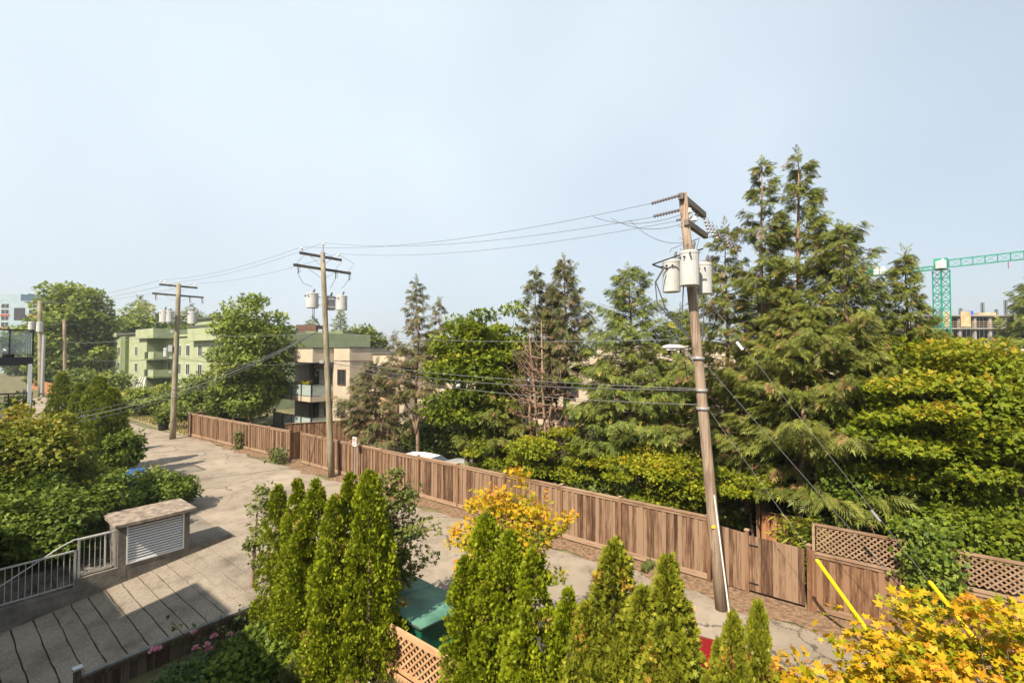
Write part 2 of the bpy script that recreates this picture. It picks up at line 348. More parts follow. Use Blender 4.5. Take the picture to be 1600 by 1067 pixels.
M['laurel'] = leafm('laurel_leaf', [(0, (0.0415, 0.0730, 0.0089)), (.5, (0.1030, 0.1573, 0.0149)), (1, (0.2202, 0.2634, 0.0327))], .28, .55, .25)
M['shrub_y'] = leafm('yellow_tipped_shrub_leaf', [(0, (.044, .075, .010)), (.4, (.12, .16, .016)), (.72, (.25, .25, .026)), (.93, (.38, .32, .04)), (1, (.38, .22, .05))], .32)
M['lilac'] = leafm('lilac_leaf', [(0, (0.0650, 0.0863, 0.0180)), (.6, (0.1547, 0.1875, 0.0372)), (.9, (0.2769, 0.2500, 0.0672)), (1, (0.2769, 0.1100, 0.0900))], .3)
M['bamboo'] = leafm('bamboo_leaf', [(0, (0.0840, 0.1200, 0.0088)), (.6, (0.2040, 0.2520, 0.0165)), (1, (0.3480, 0.3360, 0.0330))], .35)
M['rose_l'] = leafm('rose_leaf', [(0, (0.0375, 0.0770, 0.0195)), (.6, (0.0900, 0.1540, 0.0390)), (.95, (0.1650, 0.2240, 0.0520)), (1, (0.4500, 0.3080, 0.0390))], .25)
M['petal'] = leafm('pink_petal', [(0, (0.7130, 0.2400, 0.3360)), (.6, (0.8280, 0.4320, 0.5400)), (1, (0.8970, 0.6720, 0.7440))], .3)
M['grass'] = leafm('dry_grass_blade', [(0, (.08, .09, .02)), (.5, (.20, .17, .06)), (1, (.38, .30, .13))], .3)
M['weed'] = leafm('weed_leaf', [(0, (.06, .08, .02)), (1, (.17, .19, .06))], .3)
M['litterleaf'] = leafm('fallen_leaf', [(0, (.14, .07, .035)), (.6, (.26, .14, .07)), (1, (.42, .28, .15))], .1)

# ------------------------------------------------------------------ foliage engine (numpy)
def dia(l=1.0, wd=.5, fold=.06, x0=0.0, ang=0.0, y0=0.0):
    p = np.array([[0, 0, 0], [.45 * l, wd * .5 * l, fold * l], [l, 0, -.02 * l], [.45 * l, -wd * .5 * l, fold * l]])
    c, s = math.cos(ang), math.sin(ang)
    q = p.copy(); q[:, 0] = p[:, 0] * c - p[:, 1] * s + x0; q[:, 1] = p[:, 0] * s + p[:, 1] * c + y0
    return q
T_LEAF = np.array([dia(1, .62, .08)])
T_NARROW = np.array([dia(1, .16, .03)])
T_PAIR = np.array([dia(.8, .6, .08, 0, .5), dia(.8, .6, .08, .1, -.6), dia(.8, .6, .06, .45, 0)])
T_MAPLE = np.array([dia(1.0, .46, .05), dia(.85, .44, .05, 0, .85), dia(.85, .44, .05, 0, -.85), dia(.5, .45, .05, 0, 1.75), dia(.5, .45, .05, 0, -1.75)])
T_FAN = np.array([dia(1, .30, .03), dia(.8, .32, .03, .05, .55), dia(.8, .32, .03, .05, -.55), dia(.55, .36, .03, 0, 1.05), dia(.55, .36, .03, 0, -1.05)])
def frond(k=4, wd=.30):
    a = []
    for i in range(k):
        x = .12 + .72 * i / k; l = .48 * (1 - .55 * i / k)
        a.append(dia(l, wd, .02, x, .75)); a.append(dia(l, wd, .02, x, -.75))
    a.append(dia(.45, .25, .02, .6, 0))
    q = np.array(a); q[:, :, 2] -= .30 * q[:, :, 0] ** 2 + .25 * np.abs(q[:, :, 1]) ** 1.5   # droop
    return q
T_FROND = frond(5, .17)

def norm(a): return a / np.maximum(np.linalg.norm(a, axis=1, keepdims=True), 1e-9)
def scatter(T, pos, d, nr, sc, rnd, rng, jit=.12):
    d = norm(d); s = norm(np.cross(nr, d)); n = np.cross(d, s)
    B = np.stack([d, s, n], axis=2) * np.asarray(sc)[:, None, None]       # columns
    V = np.einsum('nij,kvj->nkvi', B, T) + pos[:, None, None, :]
    k = T.shape[0]
    r = np.clip(np.repeat(np.asarray(rnd), k) + rng.uniform(-jit, jit, len(pos) * k), 0, 1)
    return V.reshape(-1, 4, 3), r
def quads(name, parts, m):
    V = np.concatenate([p[0] for p in parts]); r = np.concatenate([p[1] for p in parts]); N = len(V)
    me = bpy.data.meshes.new(name)
    me.vertices.add(N * 4); me.vertices.foreach_set('co', V.astype(np.float32).ravel())
    me.loops.add(N * 4); me.loops.foreach_set('vertex_index', np.arange(N * 4, dtype=np.int32))
    me.polygons.add(N); me.polygons.foreach_set('loop_start', np.arange(0, N * 4, 4, dtype=np.int32))
    at = me.attributes.new('rnd', 'FLOAT', 'FACE'); at.data.foreach_set('value', r.astype(np.float32))
    me.materials.append(m); me.update(calc_edges=True); return me
def unit(rng, n):
    v = rng.normal(size=(n, 3)); return norm(v)

def column_cedar(seed, h, Rr, n, leaf, sub=2, loose=0.0, per=34, hub=.46):
    """upright columnar cedar: tufts of upright fans over a lumpy pointed column"""
    rng = np.random.default_rng(seed); parts = []
    cols = [(0, 0, h, Rr)]
    for i in range(sub):
        a = rng.uniform(0, 6.28); cols.append((math.cos(a) * Rr * .55, math.sin(a) * Rr * .55, h * rng.uniform(.70, .94), Rr * rng.uniform(.48, .64)))
    for cx, cy, hh, rr in cols:
        nc = int(n / per * (hh * rr) / (h * Rr) * (1 if rr == Rr else .8))
        u = rng.random(nc) ** 1.1; a = rng.uniform(0, 2 * math.pi, nc); ph = rng.uniform(0, 6.28, 8)
        prof = np.clip((1 - u ** 2.0), 0, 1) ** .85 * (.80 + .20 * np.minimum(1, u * 6))
        lump = 1 + .12 * np.sin(3 * a + ph[0] + 4 * u) + .10 * np.sin(5 * a + ph[1] - 9 * u) + .10 * np.sin(17 * u + 2 * a + ph[2]) + rng.normal(0, .07, nc)
        rad = rr * prof * lump * np.where(rng.random(nc) < .3, rng.uniform(.10, .62, nc), .66 + .30 * rng.beta(3, 1.2, nc)) + .01
        C = np.stack([cx + rad * np.cos(a), cy + rad * np.sin(a), .05 + u * (hh - .12)], 1)
        cs = leaf * 1.9 * rng.uniform(.65, 1.35, nc) * (.6 + .4 * np.minimum(1, prof * 2.5))
        tone = rng.normal(0, .10, nc)
        idx = np.repeat(np.arange(nc), per); m = len(idx)
        outw = np.stack([np.cos(a), np.sin(a), np.zeros(nc)], 1)[idx]
        wv = norm(outw * .85 + np.array([0, 0, .75]) + rng.normal(size=(m, 3)) * (.62 + loose))
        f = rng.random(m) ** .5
        pos = C[idx] + wv * (cs[idx] * f)[:, None] * np.array([1, 1, 1.35])
        d = wv + np.array([0, 0, .25]) + rng.normal(size=(m, 3)) * .3
        tang = np.stack([-outw[:, 1], outw[:, 0], np.zeros(m)], 1)
        nr = tang * rng.choice([-1, 1], m)[:, None] + outw * rng.normal(0, .9, m)[:, None] + rng.normal(size=(m, 3)) * .4
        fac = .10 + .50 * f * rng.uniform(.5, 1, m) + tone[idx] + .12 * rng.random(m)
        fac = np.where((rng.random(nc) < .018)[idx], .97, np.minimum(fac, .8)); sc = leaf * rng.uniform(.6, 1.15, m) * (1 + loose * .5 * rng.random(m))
        parts.append(scatter(T_FAN, pos, d, nr, sc, np.clip(fac, 0, 1), rng))
    return parts

def conifer(seed, h, leaders, z0, Rr, nb, ns, frondlen, dead=.05, droop=.35, rise=.25, bare=.0, gap=.0, taper=.75, trunk_r=.16, dry_low=0.0):
    """leaders: (dx, dy, top, z_split). returns trunk MB and foliage parts"""
    rng = np.random.default_rng(seed); tb = MB(); parts = []
    P, D_, N_, S_, R_ = [], [], [], [], []
    for li, (dx, dy, top, zs) in enumerate(leaders):
        def tr(z, dx=dx, dy=dy, top=top, zs=zs):
            k = min(1.0, max(0.0, (z - zs) / max(.01, (top - zs)) * 1.8)); k = k * k * (3 - 2 * k)
            return np.array([dx * k + .06 * math.sin(z * 1.1 + li), dy * k + .06 * math.cos(z * .9 + li), z])
        zz = np.linspace(0 if li == 0 else zs, top * .995, 12)
        r0 = trunk_r if li == 0 else trunk_r * .7
        tb.tube([tr(z) for z in zz], [max(.012, r0 * (1 - (z / top)) ** .8) for z in zz], 8)
        lo = max(z0, zs * .8)
        nbl = int(nb * (top - lo) / (h - z0))
        for b in range(nbl):
            u = (b + rng.random()) / nbl; z = lo + (top - .15 - lo) * u
            az = b * 2.399 + rng.uniform(-.5, .5)
            if rng.random() < gap * (.4 + .6 * math.sin(z * 2.1 + az + seed) ** 2): continue
            prof = (1 - u) ** taper * (1 - .35 * max(0, .25 - u) / .25)
            ln = (Rr if li == 0 else Rr * .72) * (prof * rng.uniform(.45, 1.28) + .07)
            dr = np.array([math.cos(az), math.sin(az), 0.0]); b0 = tr(z)
            def bp(s, ln=ln, dr=dr, b0=b0, u=u): return b0 + dr * (ln * s) + np.array([0, 0, ln * (rise * (.35 + 1.3 * u) * s - droop * s ** 1.3 + droop * .5 * s ** 4)])
            tb.tube([bp(s) for s in (0, .3, .6, .9)], [max(.006, .018 * ln), max(.005, .013 * ln), .008, .004], 4, False)
            isbare = rng.random() < bare * (1 - u)
            if isbare:
                for q in range(4):
                    s = rng.uniform(.3, .9); p = bp(s); tb.tube([p, p + dr * .3 * ln * .5 + rng.normal(size=3) * .22 * ln], [.006, .003], 3, False)
                if rng.random() < .6: continue
            m = max(5, int(ns * (ln / Rr + .18)))
            s = rng.uniform(.22 if not isbare else .6, 1.0, m) ** .8
            side = np.array([-dr[1], dr[0], 0.0]); wv = .36 * ln * (1 - s * .72)
            lat = rng.uniform(-1, 1, m)
            pos = np.array([bp(x) for x in s]) + side[None, :] * (lat * wv)[:, None]
            pos[:, 2] -= np.abs(lat) * wv * .35 + rng.random(m) * .10 * ln * .5
            dd = dr[None, :] * rng.uniform(.5, 1.1, m)[:, None] + side[None, :] * (lat * .9)[:, None] + np.array([0, 0, 1.0])[None, :] * rng.uniform(-.75, .12, m)[:, None]
            nn = np.array([0, 0, 1.0])[None, :] + rng.normal(size=(m, 3)) * .55
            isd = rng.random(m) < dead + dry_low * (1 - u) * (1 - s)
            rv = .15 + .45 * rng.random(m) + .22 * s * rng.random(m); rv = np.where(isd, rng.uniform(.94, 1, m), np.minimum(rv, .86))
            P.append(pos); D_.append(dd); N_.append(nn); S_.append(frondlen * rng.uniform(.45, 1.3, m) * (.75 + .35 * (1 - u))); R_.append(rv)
        # tip
        m = 10; pos = np.array([tr(top - .02 - .5 * i / m) for i in range(m)]); P.append(pos)
        D_.append(np.stack([rng.normal(0, .5, m), rng.normal(0, .5, m), np.full(m, .9)], 1)); N_.append(unit(rng, m)); S_.append(frondlen * rng.uniform(.5, .9, m)); R_.append(rng.uniform(.3, .7, m))
    parts.append(scatter(T_FROND, np.concatenate(P), np.concatenate(D_), np.concatenate(N_), np.concatenate(S_), np.concatenate(R_), rng, .06))
    return tb, parts

def broadleaf(seed, h, rx, ry, zc, rz, ncl, nl, leaf, cr=.9, flat=.45, T=None, up=.8, stems=1, trunk_r=.14, shell=.45, hi=0.0, spread=.35, limb_to=.85, twig=.0):
    """trunk with limbs to leaf clumps spread through an uneven crown"""
    rng = np.random.default_rng(seed); tb = MB(); T = T_PAIR if T is None else T
    c = unit(rng, ncl); rad = (shell + (1 - shell) * rng.random(ncl)) ** .6
    ph = rng.uniform(0, 6.28, 4); az = np.arctan2(c[:, 1], c[:, 0])
    rad *= 1 + .16 * np.sin(3 * az + ph[0]) + .12 * np.sin(5 * az + ph[1] + 3 * c[:, 2]) + rng.normal(0, .07, ncl)
    C = c * rad[:, None] * np.array([rx, ry, rz]) + np.array([0, 0, zc])
    C[:, 2] = np.maximum(C[:, 2], .12 * h)
    bases = []
    for s_ in range(stems):
        a = s_ * 6.28 / max(1, stems) + rng.random(); o = .0 if stems == 1 else .22
        tip = np.array([math.cos(a) * rx * (spread if stems > 1 else .06), math.sin(a) * ry * (spread if stems > 1 else .06), zc + rz * .35])
        b = np.array([math.cos(a) * o, math.sin(a) * o, 0]); mid = b * .55 + tip * .45 + np.array([0, 0, .12 * h]) + rng.normal(size=3) * .08
        tb.tube([b, b * .8 + mid * .2, mid, tip], [trunk_r * 1.15, trunk_r, trunk_r * .65, trunk_r * .2], 7); bases.append((b, mid, tip))
    for i in range(ncl):
        b, mid, tip = bases[i % stems]; f = rng.uniform(.25, limb_to); st = mid * (1 - f) + tip * f if C[i, 2] > mid[2] else b * .4 + mid * .6
        m2 = st * .5 + C[i] * .5 + np.array([0, 0, -.06 * rz]); rr = trunk_r * .22
        tb.tube([st, m2, C[i]], [rr, rr * .6, rr * .22], 4, False)
    idx = np.repeat(np.arange(ncl), nl); n = len(idx)
    crs = cr * rng.uniform(.6, 1.3, ncl)
    g = rng.normal(size=(n, 3)); g = g / np.maximum(1, np.linalg.norm(g, axis=1, keepdims=True) / 1.5) * .62
    pos = C[idx] + g * crs[idx][:, None] * np.array([1, 1, flat])
    outw = norm(pos - np.array([0, 0, zc - rz * .3]))
    nr = np.array([0, 0, 1.0]) * up + outw * .55 + rng.normal(size=(n, 3)) * .55
    d = outw * .6 + rng.normal(size=(n, 3)) * .7 - np.array([0, 0, .25])
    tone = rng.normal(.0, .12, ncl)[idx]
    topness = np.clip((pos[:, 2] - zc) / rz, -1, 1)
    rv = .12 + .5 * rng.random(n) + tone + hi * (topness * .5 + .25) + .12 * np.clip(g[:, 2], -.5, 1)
    sc = leaf * rng.uniform(.65, 1.3, n)
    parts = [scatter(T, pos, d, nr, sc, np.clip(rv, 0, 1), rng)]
    return tb, parts

def plant(name, label, cat, loc, tb, parts, lm, bm, group=None, rz=0.0, crown='crown', stem='trunk', scale=None):
    o = thing(name, label, cat, loc, rz, group)
    if scale: o.scale = scale
    if tb is not None: ob(stem, tb.mesh(name + '_' + stem, bm, True), o)
    ob(crown, quads(name + '_' + crown, parts, lm), o)
    return o
def copy_thing(src, label, loc, rz=0.0, scale=None, group=None):
    r = src.copy(); COL.objects.link(r); r.location = loc; r.rotation_euler = (0, 0, rz)
    if scale: r.scale = scale
    r['label'] = label
    if group: r['group'] = group
    for ch in src.children:
        c = ch.copy(); COL.objects.link(c); c.parent = r
        for g2 in ch.children: d = g2.copy(); COL.objects.link(d); d.parent = c
    return r

# ================================================================== SETTING: ground, lane, ramp
def sheet(name, pts, m, z=None):
    mb = MB(); mb.add([p if z is None else (p[0], p[1], z) for p in pts], [tuple(range(len(pts)))]); return struct(mb.build(name, m))
def tnrect(t0, t1, n0, n1, z=0): return [L(t0, n0, z), L(t1, n0, z), L(t1, n1, z), L(t0, n1, z)]
RT0, RT1, RN = -18.1, -12.45, 7.0          # ramp left wall, ramp right fence, ramp top
gm = MB()
for t0, t1, n0, n1 in ((-5000, 5000, RN, 6000), (-5000, -19.5, -1500, RN), (-19.5, RT0 + .0, 3.9, RN), (RT1, 5000, 7.35, 7.36)):
    gm.add(tnrect(t0, t1, n0, n1, -.02), [(0, 1, 2, 3)])
gm.add(tnrect(RT1 + .02, 5000, -1500, RN, -.28), [(0, 1, 2, 3)])
gm.add([L(RT1, RN, -.02), L(5000, RN, -.02), L(5000, RN, -.28), L(RT1, RN, -.28)], [(3, 2, 1, 0)])
struct(gm.build('ground', M['ground']))
# lane: one slightly ragged sheet
rng = np.random.default_rng(3)
top = []; bot = []
for i in range(121):
    t = -95 + i * (130 / 120)
    fj = 13.32 + .16 * math.sin(t * .9) + .12 * math.sin(t * 2.3 + 1) + rng.uniform(-.06, .06)
    if -33 < t < -26: fj -= .25
    if t < -42: fj = 13.2 - min(1, (-42 - t) / 8) * .9
    nj = 7.05 + (.25 if t > RT1 else 0) + .06 * math.sin(t * 1.7)
    if RT0 < t < RT1: nj = RN - .02
    top.append(L(t, fj, 0)); bot.append(L(t, nj, 0))
lm_ = MB(); k = len(top); lm_.add(bot + top, [(i, i + 1, k + i + 1, k + i) for i in range(k - 1)])
struct(lm_.build('lane', M['asphalt']))
sheet('asphalt_patch', [L(-9.5, 8.2, .004), L(-4.0, 8.0, .004), L(-3.7, 9.5, .004), L(-9.3, 9.9, .004)], M['patch'])
sheet('vent_apron', [L(-26.5, 6.6, -.006), L(-19.5, 5.75, -.006), L(-18.22, 5.75, -.006), L(-18.22, 7.1, -.006), L(-26.5, 7.1, -.006)], M['patch'])
# litter strip under the fence
top = []; bot = []
for i in range(141):
    t = -43 + i * (66 / 140)
    a = 13.2 + .18 * math.sin(t * .8 + .4) + .15 * math.sin(t * 2.9) + rng.uniform(-.09, .09)
    if -29.6 < t < -26.4: a += .35
    bot.append(L(t, a, .006)); top.append(L(t, 14.4, .012))
lm_ = MB(); k = len(top); lm_.add(bot + top, [(i, i + 1, k + i + 1, k + i) for i in range(k - 1)])
struct(lm_.build('verge', M['litter']))
n = 9000; tt = rng.uniform(-43, 9, n); nn = 14.1 - np.abs(rng.normal(0, .55, n)) - .05
pos = np.array([tuple(L(a, b, .022)) for a, b in zip(tt, nn)])
o = ob('fallen_needles', quads('fallen_needles', [scatter(T_LEAF, pos, np.stack([rng.normal(size=n), rng.normal(size=n), np.zeros(n)], 1), np.array([[0, 0, 1.0]]) + rng.normal(size=(n, 3)) * .2, rng.uniform(.02, .05, n), rng.random(n), rng)], M['litterleaf']))
o['kind'] = 'stuff'; o['label'] = 'brown fallen needles and leaves along the foot of the fence'
sheet('dry_grass', [L(-46, 13.0, -.004), L(-42, 13.2, -.004), L(-42, 15.2, -.004), L(-60, 16.5, -.004), L(-62, 13.2, -.004)], M['dry'])
n = 2600; tt = rng.uniform(-60, -42.3, n); nn = rng.uniform(13.1, 16.2, n)
pos = np.array([tuple(L(a, b, 0)) for a, b in zip(tt, nn)])
o = ob('dry_grass_blades', quads('dry_grass_blades', [scatter(T_NARROW, pos, np.array([[0, 0, 1.0]]) + rng.normal(size=(n, 3)) * .35, unit(rng, n), rng.uniform(.15, .4, n), rng.random(n), rng)], M['grass']))
o['kind'] = 'stuff'; o['label'] = 'dry yellowed grass beside the lane behind the far pole'

# ramp with slabs between grimy grooves
def rz_(n): return -.136 * max(0, RN - n)
ramp_o = struct(ob('parking_ramp', None, None, L(0, 0, 0), RZL)); ramp_o['label'] = 'ribbed concrete ramp going down to the parking'
mb = MB(); mb.add([(RT0, -6, rz_(-6) - .03), (RT1, -6, rz_(-6) - .03), (RT1, RN, -.03), (RT0, RN, -.03)], [(0, 1, 2, 3)]); mb.build('groove_bed', M['groove'], ramp_o)
edges = [RN]
while edges[-1] > -5: edges.append(edges[-1] - random.uniform(.36, .43))
for i in range(len(edges) - 1):
    a, b = edges[i + 1], edges[i]; g = .007 if b > 5.2 else .013
    ph = random.random() * 6; sk = .0
    xs = [RT0 + (RT1 - RT0) * j / 16 for j in range(17)]
    def jit(x, e, p): return .007 * math.sin(x * 2.1 + p) + .006 * math.sin(x * 6.3 + 2 * p)
    lo = [(x, a + g + jit(x, 0, i + 1) + random.uniform(-.006, .006)) for x in xs]; hi_ = [(x, b - g + jit(x, 0, i) + random.uniform(-.006, .006)) for x in xs]
    if i == 0: hi_ = [(x, RN) for x in xs]
    mb = MB(); nx = len(xs)
    vs = [(x, y, rz_(y)) for x, y in lo] + [(x, y, rz_(y)) for x, y in hi_] + [(x, y, rz_(y) - .05) for x, y in lo] + [(x, y, rz_(y) - .05) for x, y in hi_]
    fs = [(j, j + 1, nx + j + 1, nx + j) for j in range(nx - 1)] + [(2 * nx + j, 2 * nx + j + 1, j + 1, j) for j in range(nx - 1)] + [(nx + j, nx + j + 1, 3 * nx + j + 1, 3 * nx + j) for j in range(nx - 1)]
    mb.add(vs, fs); mb.build('slab', M['ramp'], ramp_o)

# ramp side wall, louvred vent box, low end wall, stairs, railings
wl = thing('retaining_wall', 'stained concrete wall along the left side of the ramp', 'wall', L(RT0, 0, 0), RZL)
mb = MB()
def prism_n(mb, x0, x1, pts):          # pts: (n, z) polygon extruded over x0..x1
    a = [(x0, p[0], p[1]) for p in pts]; b = [(x1, p[0], p[1]) for p in pts]; k = len(pts)
    mb.add(a + b, [tuple(range(k)), tuple(range(2 * k - 1, k - 1, -1))] + [(i, i + k, (i + 1) % k + k, (i + 1) % k) for i in range(k)])
prism_n(mb, -.2, 0, [(-6, -2.2), (-6, -.16), (2.9, -.16), (2.9, .08), (3.84, .08), (3.84, -1.2)])
mb.build('wall_face', M['conc'], wl)
mb = MB(); mb.box((-.1, 6.35, -.2), (.22, 1.3, .66)); mb.build('end_wall', M['conc'], wl, bevel=.02)
vb = thing('vent_housing', 'concrete vent housing with white louvres beside the ramp', 'vent', L(RT0, 3.84, 0), RZL)
mb = MB()
mb.box((-.65, .10, .3), (1.30, .2, 2.0)); mb.box((-.65, 1.79, .3), (1.30, .16, 2.0)); mb.box((-1.22, .95, .3), (.16, 1.5, 2.0)); mb.box((-.08, .955, -.30), (.15, 1.51, .80))
mb.build('body', M['conc'], vb)
mb = MB(); mb.box((-.62, .95, 1.355), (1.62, 2.12, .11)); mb.build('cap_slab', M['conc_cap'], vb, bevel=.015)
mb = MB(); mb.box((-.85, .95, .6), (.04, 1.5, 1.2)); mb.build('inner_panel', M['dark'], vb)
mb = MB()
for y, s in ((.22, .04), (1.69, .04)): mb.box((-.02, y, .69), (.07, s, 1.18))
mb.box((-.02, .955, .12), (.07, 1.43, .04)); mb.box((-.02, .955, 1.27), (.07, 1.43, .04)); mb.build('louvre_frame', M['louver'], vb)
sl_ = MB().box((0, 0, 0), (.012, 1.43, .056), Matrix.Rotation(R(-28), 3, 'Y')).mesh('louvre_slat', M['louver'])
for i in range(13): ob('slat', sl_, vb, (-.03, .955, .175 + i * .083))
st = thing('stair', 'narrow concrete stair going down behind the grey railing', 'stair', L(RT0 - .2, 3.8, 0), RZL)
mb = MB(); mb.box((-.6, -.45, -.25), (1.2, .9, .56)); mb.build('landing', M['conc'], st)
stp = MB().box((0, 0, 0), (1.2, .32, .5)).mesh('step', M['conc'])
for i in range(8): ob('step', stp, st, (-.6, -1.05 - .3 * i, -.16 - .17 * (i + 1)))
mb = MB(); mb.box((-1.3, -1.8, -.6), (.16, 5.4, 1.3)); mb.build('side_wall', M['conc'], st)
rl = thing('railing', 'grey metal railing on the wall above the ramp', 'railing', L(RT0 - .1, 0, 0), RZL)
def rail_section(n0, n1, zb, zt, posts):
    mb = MB(); mb.box((0, (n0 + n1) / 2, zt), (.05, n1 - n0, .04)); mb.build('top_rail', M['rail'], rl)
    mb = MB(); mb.box((0, (n0 + n1) / 2, zb), (.04, n1 - n0, .03)); mb.build('bottom_rail', M['rail'], rl)
    k = round((n1 - n0) / .125); bm = MB().tube([(0, 0, zb), (0, 0, zt)], .009, 6).mesh('baluster', M['rail'])
    for i in range(1, k): ob('baluster', bm, rl, (0, n0 + (n1 - n0) * i / k, 0))
    for p in posts: MB().box((0, p, (zt + zb - .12) / 2), (.05, .05, zt - zb + .16)).build('post', M['rail'], rl)
rail_section(2.97, 3.82, .17, 1.17, [2.98, 3.80]); rail_section(-3.0, 2.92, -.06, .88, [2.90, 1.0, -1.0, -3.0])
hr = thing('handrail', 'sloping grey pipe handrail of the stair behind the railing', 'handrail', L(RT0 - .32, 0, 0), RZL)
MB().tube([(0, 3.7, 1.13), (0, 2.9, 1.13), (0, 2.62, 1.02), (0, -1.6, -1.4)], .021, 8).build('rail_pipe', M['rail'], hr)
for y, z0, z1 in ((3.6, 0, 1.13), (.6, -1.2, -.12)): MB().tube([(0, y, z0), (0, y, z1)], .018, 6).build('post', M['rail'], hr)

# ================================================================== FENCES
def board_mesh(w_, th, m): return MB().box((0, 0, .5), (w_, th, 1)).mesh('board', m)
BW = .145
bm_fence = board_mesh(BW, .02, M['fence']); bm_f2 = board_mesh(BW, .02, M['fence2']); bm_ramp = board_mesh(.14, .02, M['ramp_fence']); bm_red = board_mesh(.14, .02, M['redwood'])
post_m = MB().box((0, 0, .5), (.095, .095, 1)).mesh('post', M['post'])
cap_m = MB().box((0, 0, .012), (.13, .13, .024)).add([(-.055, -.055, .024), (.055, -.055, .024), (.055, .055, .024), (-.055, .055, .024), (0, 0, .06)], [(0, 1, 4), (1, 2, 4), (2, 3, 4), (3, 0, 4)]).mesh('post_cap', M['cap'])
def fence_spans(root, xs, tops, z0=.05, bm=bm_fence, caps=True, step=.118, kick=True, posts=True, capmat='cap', rng_=random, y0=0.0):
    """boards between posts at xs (local x); tops[i] = height of span i"""
    for i in range(len(xs) - 1):
        a, b = xs[i] + .05, xs[i + 1] - .05; h = tops[i]; k = max(1, round((b - a) / step)); stp_ = (b - a) / k
        for j in range(k):
            x = a + stp_ * (j + .5); front = j % 2
            o = ob('board', bm, root, (x + rng_.uniform(-.004, .004), y0 + (-.012 if front else .012) + rng_.uniform(-.002, .002), z0 + .1 + rng_.uniform(-.01, .01)), 0, (stp_ / BW * (1.04 if front else 1.12), 1, h - z0 - .1 - .03))
        MB().box(((a + b) / 2, y0, h), (b - a + .09, .14, .038)).build('cap_rail', M[capmat], root)
        MB().box(((a + b) / 2, y0 - .032, h - .065), (b - a, .02, .085)).build('fascia_rail', M[capmat], root)
        if kick: MB().box(((a + b) / 2, y0 - .034, z0 + .09), (b - a, .022, .16)).build('kick_board', M['cap'], root)
    if posts:
        for i, x in enumerate(xs):
            h = max(tops[max(0, i - 1)], tops[min(i, len(tops) - 1)]) + .05
            p = ob('post', post_m, root, (x, y0 - .01, 0), 0, (1, 1, h))
            if caps: ob('post_cap', cap_m, root, (x, y0 - .01, h))
FN = 14.13
pxs = [473, 505.5, 548, 598, 655, 716, 789, 877, 968, 1105]
ts = [TN(at_n(x, FN))[0] for x in pxs]
f1 = thing('wooden_fence', 'long weathered brown board fence in the middle of the lane', 'fence', L(ts[0], FN, 0), RZL)
fence_spans(f1, [t - ts[0] for t in ts], [1.80, 1.80, 1.80, 1.81, 1.84, 1.84, 1.85, 1.84, 1.84])
# left fence, bending slightly towards the lane
pL = at_z(297, 645, 1.78); pL.z = 0; tg = TN(at_n(455, FN))[0]; p0 = pL; p1 = L(tg, FN, 0)
dv = p1 - p0; ln = dv.length
f0 = thing('wooden_fence', 'weathered board fence left of the gap, beneath the leafy tree', 'fence', p0, math.atan2(dv.y, dv.x))
k = round(ln / 2.45); fence_spans(f0, [ln * i / k for i in range(k + 1)], [1.78] * k)
mbx = MB()
for i in range(9): ob('board', bm_fence, f0, (-.02, .12 + i * .12, .1), R(90), (.83, 1, 1.65))
MB().box((0, .6, 1.76), (.12, 1.2, .04)).build('cap_rail', M['cap'], f0)
# recessed gate in the gap
gt = thing('wooden_gate', 'recessed grey-brown plank gate in the gap of the fence', 'gate', L(tg + .06, FN + .75, 0), RZL)
gw = ts[0] - tg - .12; k = 9
for i in range(k): ob('board', bm_f2, gt, (gw * (i + .5) / k, 0, .08), 0, (gw / k / BW * .97, 1, 1.42))
for z in (.35, 1.2): MB().box((gw / 2, .035, z), (gw, .04, .09)).build('cross_rail', M['fence2'], gt)
MB().box((gw - .12, -.025, .95), (.09, .02, .03)).build('latch', M['dark'], gt)
gs = MB()
for x in (-.05, gw + .05):
    for j in range(5): ob('board', bm_f2, gt, (x, -.12 - j * .13, .06), R(90), (.88, 1, 1.6))
# right pieces: panel beside the pole, gate, lattice-topped fence
ta, tb_, tc_ = TN(at_n(1108, FN))[0], TN(at_n(1163, FN))[0], TN(at_n(1258, FN))[0]
fp = thing('fence_panel', 'plank panel between the leaning pole and the gate', 'fence', L(ta + .06, FN, 0), RZL)
wd = tb_ - ta - .1; k = 8
for i in range(k): ob('board', bm_fence, fp, (wd * (i + .5) / k, 0, .04), 0, (wd / k / BW * .97, 1, 1.63 - .008 * i))
ob('post', post_m, fp, (wd + .05, -.01, 0), 0, (1, 1, 1.70)); ob('post_cap', cap_m, fp, (wd + .05, -.01, 1.70))
for z in (.3, 1.35): MB().box((wd / 2, .035, z), (wd, .04, .09)).build('cross_rail', M['fence2'], fp)
g2 = thing('wooden_gate', 'upright plank gate with black hinges right of the leaning pole', 'gate', L(tb_ + .06, FN - .02, 0), RZL)
wd = tc_ - tb_ - .14; k = 9
for i in range(k): ob('board', bm_fence, g2, (wd * (i + .5) / k, 0, .1), 0, (wd / k / BW * .975, 1, 1.47 - .003 * i))
for z in (.35, 1.3): MB().box((wd / 2, .035, z), (wd, .04, .09)).build('cross_rail', M['fence2'], g2)
for z in (.3, 1.32): MB().box((.10, -.018, z), (.26, .012, .035)).build('hinge', M['black'], g2)
ob('post', post_m, g2, (wd + .10, -.01, 0), 0, (1, 1, 1.66)); ob('post_cap', cap_m, g2, (wd + .10, -.01, 1.66))
t0 = tc_ + .12; f3 = thing('lattice_fence', 'brown board fence with lattice top behind the yellow guy guards', 'fence', L(t0, FN, 0), RZL)
xs = [0, 2.45, 4.9, 7.35]
fence_spans(f3, xs, [1.50, 1.47, 1.45], bm=bm_f2, caps=False, step=.135)
latm = MB().box((0, 0, 0), (.034, .008, 1)).mesh('lattice_slat', M['cap'])
